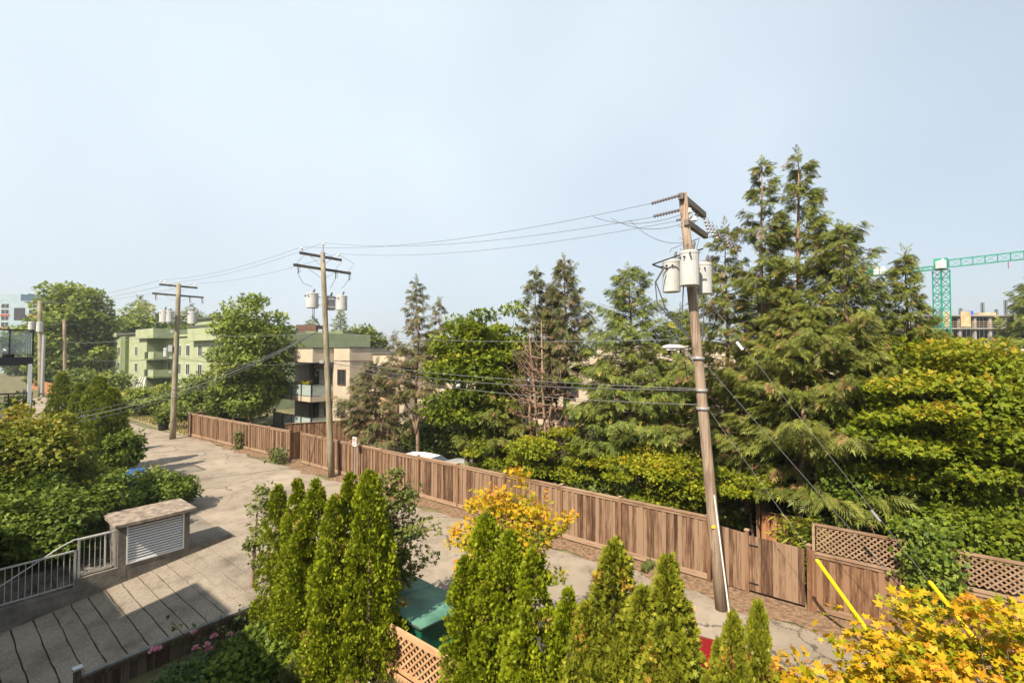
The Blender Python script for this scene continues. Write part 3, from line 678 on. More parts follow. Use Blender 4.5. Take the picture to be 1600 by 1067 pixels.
def lattice(root, x0, x1, z0, z1, sp, m, y=0.0, th=.010):
    W, H = x1 - x0, z1 - z0
    for sgn, yy in ((1, -th / 2), (-1, th / 2)):
        c = -H
        while c < W:
            a, b = max(0, c), min(W, c + H)
            if b - a > .05:
                za, zb = (a - c), (b - c)
                if sgn < 0: za, zb = H - za, H - zb
                pa, pb = Vector((x0 + a, y + yy, z0 + za)), Vector((x0 + b, y + yy, z0 + zb)); d = pb - pa
                o = ob('lattice_slat', m, root, (pa + pb) / 2); o.scale = (1, 1, d.length); o.rotation_euler = (0, math.atan2(d.x, d.z), 0)
            c += sp
for i in range(3):
    lattice(f3, xs[i] + .06, xs[i + 1] - .06, 1.55, 2.2, .125, latm)
    MB().box(((xs[i] + xs[i + 1]) / 2, 0, 2.22), (2.4, .07, .05)).build('top_rail', M['cap'], f3)
for x in xs: MB().box((x, 0, 1.88), (.06, .06, .72)).build('lattice_post', M['cap'], f3)
fi = thing('inner_fence', 'reddish board fence seen just above the plank gate', 'fence', L(tb_ + .1, FN + 1.6, 0), RZL)
for i in range(15): ob('board', bm_red, fi, (.07 + i * .142, 0, .05), 0, (.97, 1, 1.72))
MB().box((1.07, 0, 1.79), (2.2, .1, .035)).build('cap_rail', M['fence2'], fi)
ob('post', post_m, fi, (-.08, 0, 0), 0, (1, 1, 1.92)); ob('post_cap', cap_m, fi, (-.08, 0, 1.92))
# side-yard fence of the tan building
fs_ = thing('inner_fence', 'dark board fence running back beside the tan siding wall', 'fence', L(-31.2, 15.3, 0), RZL + R(62))
for i in range(52): ob('board', bm_f2, fs_, (.07 + i * .14, (i % 2) * .02, .05), 0, (1.0, 1, 1.72))
MB().box((3.65, 0, 1.79), (7.4, .1, .035)).build('cap_rail', M['cap'], fs_)
# ramp fence
rf = thing('ramp_fence', 'dark weathered board fence with grey cap beside the ramp', 'fence', L(RT1 + .0, 0, 0), RZL + R(90))
for i in range(48):
    x = -.9 + i * .142; h = 1.42 if x > 2.05 else 1.15
    ob('board', bm_ramp, rf, (x, -.05 + (i % 2) * .02, -1.25), 0, (1.0, 1, h))
MB().box((4.05, -.03, .21), (3.9, .13, .05)).build('cap_rail', M['ramp_cap'], rf); MB().box((.55, -.03, -.08), (2.9, .13, .05)).build('cap_rail', M['ramp_cap'], rf)
MB().box((4.05, -.085, .14), (3.9, .03, .1)).build('fascia_rail', M['ramp_fence'], rf); MB().box((.55, -.085, -.15), (2.9, .03, .1)).build('fascia_rail', M['ramp_fence'], rf)
for x, h in ((2.05, 1.62), (4.1, 1.42), (5.95, 1.42), (-.4, 1.2)): MB().box((x, -.03, -1.25 + h / 2), (.11, .11, h)).build('post', M['ramp_fence'], rf)
MB().box((2.05, -.03, .385), (.15, .15, .04)).build('post_cap', M['steel'], rf)

# ================================================================== UTILITY POLES
CAN = MB().lathe([(.20, -.42), (.225, -.41), (.225, -.36), (.225, .34), (.232, .35), (.232, .40), (.19, .43), (.02, .45)], 20).mesh('tank', M['white_can'], False)
BUSH = MB().lathe([(.05, 0), (.05, .05), (.03, .06), (.045, .09), (.03, .11), (.045, .14), (.03, .16), (.04, .19), (.02, .23)], 8).mesh('bushing', M['porcelain'])
PIN = MB().lathe([(.02, -.12), (.02, 0), (.085, .01), (.09, .04), (.05, .07), (.06, .10), (.03, .13)], 10).mesh('insulator', M['porcelain_w'])
def string_pts(a, b, n=14):
    a, b = Vector(a), Vector(b); return [a.lerp(b, i / (n - 1)) for i in range(n)], [.016 if i % 2 else .055 for i in range(n)]
class Pole:
    def __init__(s, label, base, top, r0, r1, m):
        s.base = Vector(base); s.lean = Vector(top) - s.base
        s.root = thing('utility_pole', label, 'utility pole', s.base, 0, 'wooden utility poles along the lane')
        pts = [s.lean * k for k in (0, .15, .3, .5, .7, .85, 1)]; pts[0] = Vector((0, 0, -.05)); k = len(pts)
        MB().tube(pts, [r0 + (r1 - r0) * i / (k - 1) for i in range(k)], 14).build('shaft', m, s.root, smooth=True)
    def at(s, z): return s.lean * (z / s.lean.z)
    def arm(s, z, s0, s1, brace=True, d=EN, off=-.15, w_=.11):
        c = s.at(z) + ET * off
        MB().bar(c + d * s0, c + d * s1, w_, w_ * 1.2).build('crossarm', M['arm'], s.root)
        if brace:
            for q in (s0, s1):
                q2 = q * .55; MB().bar(c + d * q2 + ET * -.06, s.at(z - .55) + ET * -.12, .035, .012).build('brace', M['steel'], s.root)
        return c
    def can(s, z, dx, dy, sc=1.0, zs=None):
        o = ob('transformer', CAN, s.root, s.at(z) + Vector((dx, dy, 0)), 0, (sc, sc, zs or sc))
        b = ob('bushing', BUSH, o, (.06, -.05, .43)); b.rotation_euler = (0, .25, 0)
        a = math.atan2(-dy, -dx)
        for q in (-.6, .0, .6):
            MB().tube([(.21 * math.cos(2.6 + q - 5), .21 * math.sin(2.6 + q - 5), .27), (.29 * math.cos(2.6 + q - 5), .29 * math.sin(2.6 + q - 5), .25)], .02, 6).build('terminal', M['dark'], o)
        MB().bar((math.cos(a) * .2, math.sin(a) * .2, .2), (-dx / sc * .8, -dy / sc * .8, .2), .06, .05).build('bracket', M['steel'], o)
        MB().bar((math.cos(a) * .2, math.sin(a) * .2, -.25), (-dx / sc * .8, -dy / sc * .8, -.25), .06, .05).build('bracket', M['steel'], o)
        return o
    def pin(s, p): ob('insulator', PIN, s.root, p)
    def cutout(s, p, ang=.35, ln=.42):
        p = Vector(p); d = Vector((math.sin(ang) * .7, .1, -math.cos(ang)))
        q, r = string_pts(p, p + d * ln, 10); MB().tube(q, [x * .8 for x in r], 8).build('fuse_cutout', M['porcelain'], s.root)
        MB().tube([p + Vector((.09, 0, .02)), p + d * ln + Vector((.10, 0, .02))], .012, 5).build('fuse_tube', M['steel'], s.root)
    def lead(s, pts, r=.012): MB().tube(pts, r, 5).build('lead_wire', M['wire'], s.root)

# nearest, leaning pole
P3 = Pole('nearest brown utility pole, leaning, with three transformers and street lamp', at_z(1123, 946), Vector((4.50, 12.05, 10.78)), .15, .108, M['pole'])
c = P3.arm(10.66, -.22, 1.95, False, off=0.0, w_=.13); c2 = P3.arm(9.98, -.15, 1.7, False, off=.06, w_=.12)
MB().bar(c + EN * 1.3 + Vector((0, 0, -.05)), P3.at(9.9) + EN * .1, .05, .012).build('brace', M['steel'], P3.root)
for s_, dz in ((.15, .0), (.55, -.12)): P3.pin(P3.at(10.2 + dz) + EN * s_ + ET * .05 + Vector((-.02, -.12, .05)))
for s_ in (.7, 1.15, 1.6): P3.cutout(c2 + EN * s_ + ET * .22 + Vector((0, 0, .25)), .5, .45)
for s_ in (1.4, 1.95): P3.cutout(c2 + EN * s_ + ET * .55 + Vector((0, 0, -.12)), .6, .4)
for (a, b) in ((1.15, 1.4), (1.6, 1.95)): P3.lead([c2 + EN * a + ET * .4 + Vector((0, 0, -.1)), c2 + EN * (a + b) * .5 + ET * .5 + Vector((0, 0, -.25)), c2 + EN * b + ET * .55 + Vector((0, 0, -.12))])
P3.can(8.60, -.47, .08, 1.0); P3.can(8.72, -.17, -.40, 1.04); P3.can(8.55, .40, .16, .97)
q = P3.at(9.0)
MB().tube([q + Vector((-1.0, -.12, -.12)), q + Vector((-.45, -.35, .05)), q + Vector((.12, -.62, .18))], .02, 6).build('secondary_bus', M['black'], P3.root)
MB().tube([q + Vector((-1.0, -.12, -.12)), q + Vector((-.72, -.1, -.22)), q + Vector((-.60, -.1, -.22))], .02, 6).build('secondary_bus', M['black'], P3.root)
for k, (x, dz) in enumerate(((-.72, -1.15), (-.70, -1.3), (-.30, -1.7))):
    P3.lead([q + Vector((x if k < 2 else -.22, -.2 if k < 2 else -.66, -.2 if k < 2 else .1)), q + Vector((x - (.25 if k < 2 else -.06), -.25, -.6)), q + Vector((x - (.2 if k == 0 else 0), -.25, dz)), P3.at(6.9) + Vector((-.2, -.2, 0))], .016)
P3.lead([q + Vector((.42, .1, -.8)), q + Vector((.40, .05, -1.3)), P3.at(6.9) + Vector((.15, 0, 0))], .016)
for dx, dy in ((-.47, .08), (-.17, -.4), (.4, .16)): P3.lead([P3.at(9.0) + Vector((dx, dy, .25)), P3.at(9.35) + Vector((dx * .8, dy * .8 + .1, .0)), P3.at(9.8) + EN * .5 + Vector((.2, 0, -.1))], .008)
for z in (9.6, 9.9, 9.3): MB().box(P3.at(z) + Vector((-.15, -.02, 0)), (.12, .03, .03)).build('step_bolt', M['steel'], P3.root)
# street lamp on the pole
la = P3.at(6.45); hx = Vector((.352 * 11.85, 11.85, 6.72)) - P3.base
MB().tube([la + Vector((-.1, 0, -.12)), la + Vector((-.3, -.06, .12)), hx + Vector((.22, .03, .03))], .022, 8).build('lamp_arm', M['steel'], P3.root)
hd = MB(); hd.loft([[Vector((hx.x + x, hx.y + w_ * y, hx.z + z * h)) for y, z in ((-1, 0), (-.8, .7), (0, 1), (.8, .7), (1, 0), (.6, -.45), (-.6, -.45))] for x, w_, h in ((.26, .04, .04), (.14, .10, .08), (-.12, .13, .09), (-.30, .09, .05))])
hd.build('lamp_head', M['white_can'], P3.root, smooth=False); MB().box(hx + Vector((-.1, 0, -.05)), (.24, .16, .03)).build('lamp_lens', M['lens'], P3.root)
MB().tube([P3.at(6.1) + Vector((-.17, -.06, 0)), P3.at(6.0) + Vector((-.36, -.1, -.1)), P3.at(6.3) + Vector((-.4, -.1, .1))], .014, 6).build('cable_loop', M['black'], P3.root)
MB().tube([P3.at(2.95) + Vector((.02, -.165, 0)), P3.at(1.4) + Vector((.07, -.17, 0)), Vector((.12, -.165, 0))], .021, 8).build('ground_conduit', M['white'], P3.root)
MB().box(P3.at(2.15) + Vector((-.07, -.15, 0)), (.09, .02, .07)).build('marker_tag', M['yellow'], P3.root)
for z in (5.62, 5.15, 6.45): MB().lathe([(.165, -.03), (.17, 0), (.165, .03)], 14, P3.at(z)).build('clamp_band', M['steel'], P3.root)

# middle pole
P2 = Pole('middle grey-green utility pole with two crossarms, standing before the fence', at_z(520, 744), Vector((-10.22, 24.75, 11.98)), .17, .12, M['pole_g'])
c = P2.arm(11.78, -1.2, 1.2); d2 = P2.arm(11.10, -1.55, 1.75)
MB().tube([P2.at(11.5) + Vector((.06, -.14, 0)), P2.at(12.0) + Vector((.08, -.14, .30))], .04, 6).build('top_pin', M['steel'], P2.root)
for s_ in (-1.1, 1.0): P2.pin(c + EN * s_ + Vector((0, 0, .2)))
P2.pin(P2.at(12.0) + Vector((.08, -.14, .36)))
for s_, a in ((-1.3, .15), (.9, -.1), (1.7, .05)): P2.cutout(d2 + EN * s_ + ET * -.1 + Vector((0, 0, .12)), a, .5)
for k, (s_, cx, cy) in enumerate(((-1.3, -.60, -.15), (1.7, .80, .30), (.9, .1, .55))):
    e = d2 + EN * s_ + ET * -.1; tp = P2.at(9.45) + Vector((cx, cy, .65))
    P2.lead([e + Vector((0, 0, -.35)), e.lerp(tp, .5) + Vector((-.1, 0, -.35)), tp], .012)
    P2.lead([e + Vector((0, 0, .2)), e + Vector((.3, .1, .55)), c + EN * (-1.1, 1.0, 0)[k] + Vector((0, 0, .3))], .01)
P2.can(9.36, -.60, -.15, 1.4, .95); P2.can(9.28, .80, .30, 1.3, .95); P2.can(9.3, .05, .58, 1.3, .9)
for dx in (-.5, -.42): P2.lead([P2.at(9.0) + Vector((dx, -.3, .3)), P2.at(8.4) + Vector((dx - .05, -.3, 0)), P2.at(7.9) + Vector((-.15, -.1, 0))], .018)
for z in (7.75, 6.1): MB().box(P2.at(z) + Vector((-.22, -.15, 0)), (.22, .06, .16)).build('cable_bracket', M['steel'], P2.root)

# far-left poles
P1 = Pole('utility pole with a crossed top by the dark flower tub, left of fence', at_z(272, 685), Vector((-25.75, 35.5, 11.9)), .21, .15, M['pole_g'])
c = P1.arm(11.72, -1.2, 1.3); d2 = P1.arm(11.0, -1.6, 1.75)
for s_ in (-1.1, -.8, 1.15): P1.pin(c + EN * s_ + Vector((0, 0, .2)))
P1.pin(P1.at(11.9) + Vector((0, 0, .15)))
for s_ in (-1.4, .8, 1.65): P1.cutout(d2 + EN * s_ + ET * -.1, .1, .5)
P1.can(9.35, -.85, -.2, 1.45, 1.1); P1.can(9.28, .95, .3, 1.4, 1.1); P1.can(9.3, -.15, -.6, 1.0)
P1.can(6.6, -.62, -.2, .75); MB().box(P1.at(6.9) + Vector((-.25, -.2, 0)), (.3, .2, .5)).build('junction_box', M['steel'], P1.root)
for z in (8.2, 6.2, 5.1): MB().box(P1.at(z) + Vector((-.25, -.15, 0)), (.25, .08, .14)).build('cable_bracket', M['steel'], P1.root)
P4 = Pole('distant greenish utility pole with two transformers, farthest left beside orange fence', at_z(66, 619), Vector((-71.9, 70.0, 14.4)), .36, .24, M['pole_g'])
P4.arm(14.1, -1.6, 1.6, False); P4.can(10.5, -1.0, -.3, 1.7); P4.can(10.4, .45, -.5, 1.7)
MB().tube([(.45, -.3, 0), (.5, -.3, 9.2)], .2, 8).build('riser_pipe', M['steel'], P4.root)
p5 = at_n(104, 14.2)
P5 = Pole('thin pale wooden pole before the big maple, behind the pointed cedars', p5, p5 + Vector((-.45, 0, 11.6)), .26, .2, M['pole'])
P5.arm(11.0, -1.2, 1.2, False)

# ------------------------------------------------------------------ wires
def cable(label, a, b, sag, r=.009, m='wire', n=18, name='power_line'):
    a, b = Vector(a), Vector(b); pts = []
    for i in range(n + 1):
        u = i / n; p = a.lerp(b, u); p.z -= 4 * sag * u * (1 - u); pts.append(p - a)
    return tag(MB().tube(pts, r * .72, 5).build(name, M[m], None, a), label, 'cable', 'overhead wires along the lane')
W = lambda P, v: P.base + v
c3 = P3.at(10.66)
ends3 = [c3 + EN * -.22, P3.at(10.35), c3 + EN * 1.9]
for e, ln_ in zip(ends3, (.8, .85, .8)):
    dr = (P2.base + P2.at(11.9) - (P3.base + e)).normalized(); q, r = string_pts(e + Vector((0, 0, .02)), e + dr * ln_ + Vector((0, 0, -.08)), 22)
    MB().tube(q, r, 8).build('insulator_string', M['porcelain'], P3.root)
e2 = [W(P2, P2.at(11.78) + ET * -.15 + EN * -1.1 + Vector((0, 0, .33))), W(P2, P2.at(12) + Vector((.08, -.14, .48))), W(P2, P2.at(11.78) + ET * -.15 + EN * 1.0 + Vector((0, 0, .33)))]
dr = (P2.base + P2.at(11.9) - (P3.base + c3)).normalized()
nm = ('near', 'middle', 'far')
for k in range(3):
    a = W(P3, ends3[k] + dr * .8 + Vector((0, 0, -.08)))
    cable(f'{nm[k]} of three thin power wires between nearest and middle pole', a, e2[k], .45, .009)
    b = W(P1, P1.at(11.72) + ET * -.15 + EN * (-1.1, 0, 1.15)[k] + Vector((0, 0, .33)))
    cable(f'{nm[k]} of three thin power wires between middle pole and pole by flower tub', e2[k], b, .35, .010)
    cable(f'{nm[k]} of three power wires leaving left from the pole by the flower tub', b, W(P4, P4.at(14.1) + EN * (-1.4, 0, 1.4)[k] + Vector((0, 0, .2))), .6, .014)
j0 = W(P3, P3.at(10.2) + Vector((-.1, -.1, 0)))
for k, (dz, ln_) in enumerate(((.0, 2.3), (-.25, 1.9), (-.75, 1.5))):
    a = j0 + Vector((0, 0, dz)); q = W(P3, ends3[0] + dr * (ln_ + .3) + Vector((0, 0, -.22))) + EN * (.4 * k)
    cable(f'{("upper", "middle", "lower")[k]} slack jumper wire left of the nearest pole top', q, a, .22, .010, name='jumper_wire')
# communication cables
cable('thin upper cable crossing the conifers to the nearest pole', W(P2, P2.at(7.7)), W(P3, P3.at(6.95) + Vector((-.15, -.05, 0))), .25, .012, 'wire_l', name='overhead_cable')
cable('thick black cable bundle crossing before the conifers to the nearest pole', W(P2, P2.at(6.1)), W(P3, P3.at(5.62) + Vector((-.15, -.08, 0))), .35, .026, name='overhead_cable')
cable('thin cable just above the thick black bundle', W(P2, P2.at(6.25)), W(P3, P3.at(5.66) + Vector((-.15, -.08, 0))), .22, .012, 'wire_l', name='overhead_cable')
cable('pale lowest cable reaching the nearest pole', W(P2, P2.at(6.0)), W(P3, P3.at(5.25) + Vector((-.15, -.08, 0))), .40, .012, 'wire_l', name='overhead_cable')
cable('upper cable between the middle pole and the pole by the flower tub', W(P2, P2.at(7.7)), W(P1, P1.at(8.2)), .3, .014, 'wire_l', name='overhead_cable')
cable('lower dark cable between the middle pole and the pole by the flower tub', W(P2, P2.at(6.1)), W(P1, P1.at(6.2)), .35, .022, name='overhead_cable')
cable('upper cable from the pole by the flower tub past green apartments', W(P1, P1.at(8.2)), W(P5, P5.at(8.3)), .5, .025, 'wire_l', name='overhead_cable')
cable('lower dark cable from the pole by the flower tub past green apartments', W(P1, P1.at(6.2)), W(P5, P5.at(6.3)), .6, .03, name='overhead_cable')
endc = L(-28.75, 2.2, 3.55)
for k in range(3):
    cable(f'{("upper", "middle", "lower")[k]} strand of the twisted service cable sagging left from the middle pole', W(P2, P2.at(7.75) + Vector((-.3, -.15, 0))), endc + Vector((0, 0, -.16 * k)), .75 + .10 * k, .022, ('wire', 'wire_l', 'wire')[k], 26, 'service_cable')

# guy wires with yellow guards
gdata = [('lowest guy wire, ending in the longest yellow guard', 5.15, at_z(1385, 1031), .0, 2.02, 'long yellow guy guard standing clear before the fence'),
         ('middle guy wire from the nearest pole to the second yellow guard', 6.35, L(1.85, 12.95, 0), .0, 1.9, 'middle yellow guy guard, half hidden by golden maple leaves'),
         ('steepest guy wire from below the transformers of the nearest pole', 8.35, L(2.15, 13.35, 0), .0, 1.9, 'rightmost yellow guy guard, closest to the lattice fence')]
for lab, z, anc, _, gl, glab in gdata:
    a = W(P3, P3.at(z) + Vector((.13, 0, 0))); anc = Vector(anc); anc.z = 0
    cable(lab, a, anc, .02, .007, 'wire_l', 8, 'guy_wire')['group'] = 'guy wires of the nearest pole'
    d = (a - anc).normalized(); p0 = anc + d * .22; o = thing('guy_guard', glab, 'guy guard', anc, 0, 'yellow guy wire guards')
    MB().tube([d * .22, d * (.22 + gl * .5), d * (.22 + gl)], .042, 10).build('sleeve', M['yellow'], o)
    MB().tube([d * (.22 + gl), d * (.27 + gl)], [.046, .03], 10).build('end_collar', M['yellow'], o)
    MB().tube([Vector((0, 0, -.1)), d * .25], .015, 6).build('anchor_rod', M['steel'], o)
a = W(P3, P3.at(8.35)); b = Vector(L(2.15, 13.35, 0))
for f in (.19,): 
    p = a.lerp(b, f); d = (b - a).normalized()
    tag(MB().tube([-d * .12, d * .12], .035, 8).build('strain_insulator', M['white'], None, p), 'white strain insulator on the steepest guy wire', 'insulator')
p = Vector(b).lerp(a, .36); d = (b - a).normalized()
tag(MB().tube([-d * .13, d * .13], .03, 8).build('wire_clamp', M['steel'], None, p), 'grey steel clamp on guy wire above lattice fence', 'clamp')

# no-parking sign on its own post
sp_ = at_n(556, 13.75); sg = thing('parking_sign', 'small white no parking sign on a grey post before the fence', 'sign', sp_, RZL)
MB().box((0, 0, 1.15), (.05, .05, 2.3)).build('post', M['steel'], sg); D_ = sp_.y
MB().box((0, -.035, 2.06), (.32, .012, .46)).build('plate', M['white'], sg)
rg = MB(); vs = []
for k in range(24):
    q = 6.2832 * k / 24
    for r in (.085, .115): vs.append((r * math.cos(q), -.044, 2.14 + r * math.sin(q)))
rg.add(vs, [(2 * k, 2 * k + 1, (2 * k + 3) % 48, (2 * k + 2) % 48) for k in range(24)]); rg.bar((-.07, -.046, 2.21), (.07, -.046, 2.07), .002, .025); rg.build('prohibition_ring', M['tail'], sg)
pm = MB(); pm.box((-.03, -.0445, 2.14), (.025, .003, .13)); pm.box((.0, -.0445, 2.195), (.06, .003, .02)); pm.box((.0, -.0445, 2.14), (.06, .003, .02)); pm.box((.035, -.0445, 2.168), (.02, .003, .05)); pm.build('letter', M['black'], sg)
for z in (1.95, 1.90): MB().box((0, -.043, z), (.2, .004, .022)).build('text_line', M['black'], sg)

# ================================================================== THINGS BY THE LANE
def dumpster():
    r = thing('dumpster', 'green metal dumpster with two sloping plastic lids beside the lattice', 'dumpster', L(-9.35, 5.95, 0), RZL)
    Wd, Dp = 2.55, 1.5
    def prof(k): return [(0, .14), (0, 1.36), (Dp, 1.10), (Dp + .02, .95), (Dp - .22, .14)]
    mb = MB(); a = [(0, y, z) for y, z in prof(0)]; b = [(Wd, y, z) for y, z in prof(0)]
    mb.add(a + b, [(0, 1, 2, 3, 4), (9, 8, 7, 6, 5)] + [(i, i + 5, (i + 1) % 5 + 5, (i + 1) % 5) for i in range(5)]); mb.build('body', M['green_p'], r, bevel=.02)
    for x0, x1 in ((-.05, Wd / 2 - .012), (Wd / 2 + .012, Wd + .05)):
        mb = MB(); rows = []
        for j in range(7):
            v = j / 6; y = -.05 + (Dp + .1) * v; z = 1.40 - .265 * v + .035 * math.sin(math.pi * v)
            rows.append([(x0, y, z), (x0 + .05, y, z + .03), ((x0 + x1) / 2, y, z + .05), (x1 - .05, y, z + .03), (x1, y, z)])
        vs = [p for q in rows for p in q] + [(p[0], p[1], p[2] - .03) for q in rows for p in q]; n5 = len(rows) * 5; fs = []
        for j in range(6):
            for i in range(4): a_ = j * 5 + i; fs.append((a_, a_ + 1, a_ + 6, a_ + 5)); fs.append((n5 + a_ + 5, n5 + a_ + 6, n5 + a_ + 1, n5 + a_))
            fs.append((j * 5, j * 5 + 5, n5 + j * 5 + 5, n5 + j * 5)); fs.append((j * 5 + 9, j * 5 + 4, n5 + j * 5 + 4, n5 + j * 5 + 9))
        for i in range(4): fs.append((i + 1, i, n5 + i, n5 + i + 1)); fs.append((30 + i, 31 + i, n5 + 31 + i, n5 + 30 + i))
        mb.add(vs, fs); lid = mb.build('lid', M['green_lid'], r); MB().box(((x0 + x1) / 2, Dp + .055, 1.135), (.3, .05, .03)).build('lid_handle', M['green_lid'], lid)
    MB().tube([(-.04, -.055, 1.385), (Wd + .04, -.055, 1.385)], .02, 6).build('hinge_rod', M['dark'], r)
    for x in (-.09, Wd + .09): MB().box((x, .75, .72), (.16, 1.0, .17)).build('fork_pocket', M['green_p'], r, bevel=.01)
    for x in (.5, 1.27, 2.05): MB().box((x, -.03, .75), (.07, .05, 1.1)).build('rib', M['green_p'], r)
    MB().box((Wd / 2, .02, 1.33), (Wd + .08, .05, .07)).build('rim', M['green_p'], r)
    MB().bar((Wd + .015, .95, 1.0), (Wd + .02, 1.05, 1.12), .02, .012).build('sticker', M['white'], r)
    for x in (.25, Wd - .25):
        for y in (.25, 1.1): MB().tube([(x - .03, y, .075), (x + .03, y, .075)], .075, 12).build('wheel', M['rubber'], r)
    return r
dumpster()

def car(name, label, loc, rz, paint, Ln=4.1, Wd=1.72, H=1.45):
    r = thing(name, label, 'car', loc, rz); h = Wd / 2
    sta = [(-Ln / 2, .50, .62, .78), (-Ln / 2 + .06, .34, .86, .90), (-Ln / 2 + .5, .26, .93, .96), (-.55, .22, .96, 1.0), (.45, .22, .95, 1.0), (.95, .22, .93, .99), (Ln / 2 - .55, .25, .82, .95), (Ln / 2 - .12, .30, .68, .88), (Ln / 2, .42, .58, .74)]
    rings = []
    for x, z0, z1, k in sta:
        b = h * k; rings.append([(x, -b * .9, z0), (x, -b, z0 + .15), (x, -b, (z0 + z1) / 2), (x, -b * .95, z1 - .05), (x, -b * .8, z1), (x, 0, z1 + .025), (x, b * .8, z1), (x, b * .95, z1 - .05), (x, b, (z0 + z1) / 2), (x, b, z0 + .15), (x, b * .9, z0)])
    o = MB().loft(rings).build('body', paint, r, smooth=True)
    cs = [(-Ln / 2 + .10, .90, .82), (-Ln / 2 + .55, H - .06, .70), (-.7, H, .70), (.25, H - .04, .69), (1.12, .93, .80)]
    rings = []
    for x, z, k in cs:
        b = h * k; zb = .88; rings.append([(x, -h * .93, zb), (x, -b, z - .05), (x, -b * .75, z), (x, b * .75, z), (x, b, z - .05), (x, h * .93, zb)])
    MB().loft(rings).build('cabin', paint, r)
    def pane(nm_, pts, m=M['glass']):
        MB().add(pts, [tuple(range(len(pts)))]).build(nm_, m, r)
    def P(x, y, z): return (x, y, z)
    pane('windscreen', [P(.34, -h * .60, H - .055), P(.34, h * .60, H - .055), P(1.13, h * .72, .955), P(1.13, -h * .72, .955)])
    pane('rear_window', [P(-Ln / 2 + .085, -h * .68, .945), P(-Ln / 2 + .085, h * .68, .945), P(-Ln / 2 + .515, h * .58, H - .065), P(-Ln / 2 + .515, -h * .58, H - .065)])
    for s in (-1, 1):
        pane('side_window', [P(-1.35, s * h * .915, .96), P(-.38, s * h * .915, .96), P(-.38, s * h * .735, H - .09), P(-1.25, s * h * .735, H - .10)])
        pane('side_window', [P(-.30, s * h * .915, .96), P(.85, s * h * .915, .96), P(.30, s * h * .735, H - .12), P(-.30, s * h * .735, H - .09)])
        MB().box((.62, s * (h + .04), 1.0), (.12, .16, .11)).build('mirror', paint, r, bevel=.02)
        MB().box((Ln / 2 - .12, s * h * .62, .62), (.14, .32, .13)).build('headlight', M['lens'], r, bevel=.02)
        MB().box((-Ln / 2 + .05, s * h * .70, .80), (.10, .22, .2)).build('tail_light', M['tail'], r, bevel=.02)
        for x in (-Ln / 2 + .72, Ln / 2 - .78):
            wl_ = MB().tube([(x, s * (h - .20), .31), (x, s * (h - .0), .31)], .31, 20).build('wheel', M['rubber'], r)
            MB().tube([(x, s * (h - .05), .31), (x, s * (h + .012), .31)], .19, 12).build('rim', M['steel'], wl_)
    for x in (-Ln / 2 + .02, Ln / 2 - .02): MB().box((x, 0, .44), (.12, Wd * .8, .16)).build('bumper', paint, r, bevel=.03)
    return r
car('parked_car', 'red hatchback parked at the lane edge behind the cedar hedge', L(-1.55, 8.35, 0), RZL, M['red'])
p = at_n(672, 16.0); car('parked_car', 'white car with dark windows parked behind the fence under trees', Vector((p.x, p.y, -.02)), RZL + R(8), M['cwhite'], H=1.42)
p = at_n(738, 16.1); car('parked_car', 'silver car behind the fence, right of the white car', Vector((p.x, p.y, -.02)), RZL + R(-4), M['csilver'], H=1.42)

# blue recycling bin
bl = thing('recycling_bin', 'blue lidded recycling cart between the hedge and laurel bush', 'bin', L(-27.1, 6.35, 0), RZL + .3)
MB().box((0, 0, .55), (.52, .6, 1.0), taper=1.12).build('body', M['blue'], bl, bevel=.03)
MB().box((0, .0, 1.1), (.64, .72, .09), taper=.85).build('lid', M['blue'], bl, bevel=.03)
for x in (-.26, .26): MB().tube([(x - .03, .3, .12), (x + .03, .3, .12)], .12, 12).build('wheel', M['rubber'], bl)
MB().tube([(-.22, .38, 1.06), (.22, .38, 1.06)], .018, 6).build('handle', M['blue'], bl)

# lattice screen, planter and herbs in the garden below
sc_ = thing('lattice_screen', 'new cedar lattice screen in front of the green dumpster', 'lattice', L(-7.45, 5.5, -.28), RZL)
lat2 = MB().box((0, 0, 0), (.04, .010, 1)).mesh('lattice_slat', M['newcedar'])
lattice(sc_, .05, 3.2, 1.13, 1.75, .148, lat2, th=.014)
for z, s in ((1.78, .09), (1.10, .06)): MB().box((1.62, 0, z), (3.25, .06, s)).build('frame_rail', M['newcedar'], sc_)
for x in (.02, 3.22): MB().box((x, .05, .9), (.07, .07, 1.8)).build('post', M['newcedar'], sc_)
pl = thing('planter_box', 'cedar plank planter box with herbs below the lattice screen', 'planter', L(-7.65, 4.88, -.28), RZL)
for i in range(4): MB().box((1.75, 0, .14 + i * .262), (3.5, .04, .252)).build('plank', M['newcedar'], pl); MB().box((1.75, .56, .14 + i * .262), (3.5, .04, .252)).build('plank', M['newcedar'], pl)
for x in (0, 3.5): MB().box((x, .28, .53), (.04, .52, 1.05)).build('end_panel', M['newcedar'], pl)
MB().box((1.75, .28, .86), (3.44, .52, .12)).build('soil_fill', M['soil'], pl)
MB().box((-.45, -.1, .42), (.9, .04, .26)).build('plank', M['newcedar'], pl); MB().box((-.45, -.1, .15), (.9, .04, .26)).build('plank', M['newcedar'], pl)
orn = thing('garden_ornament', 'tiny turquoise and white ornament on the planter edge', 'ornament', L(-7.05, 4.98, .64), 0)
MB().lathe([(.035, 0), (.04, .05), (.03, .09)], 10).build('base', mat('turquoise_glaze', (.02, .30, .33), .3), orn)
MB().lathe([(.02, .09), (.035, .12), (.02, .16)], 10).build('head', M['white'], orn)
hl = ('leftmost pale herb tuft in the planter box', 'middle pale herb tuft in the planter box', 'right pale herb tuft in the planter box', 'rightmost herb tuft in the planter box, by the cedars')
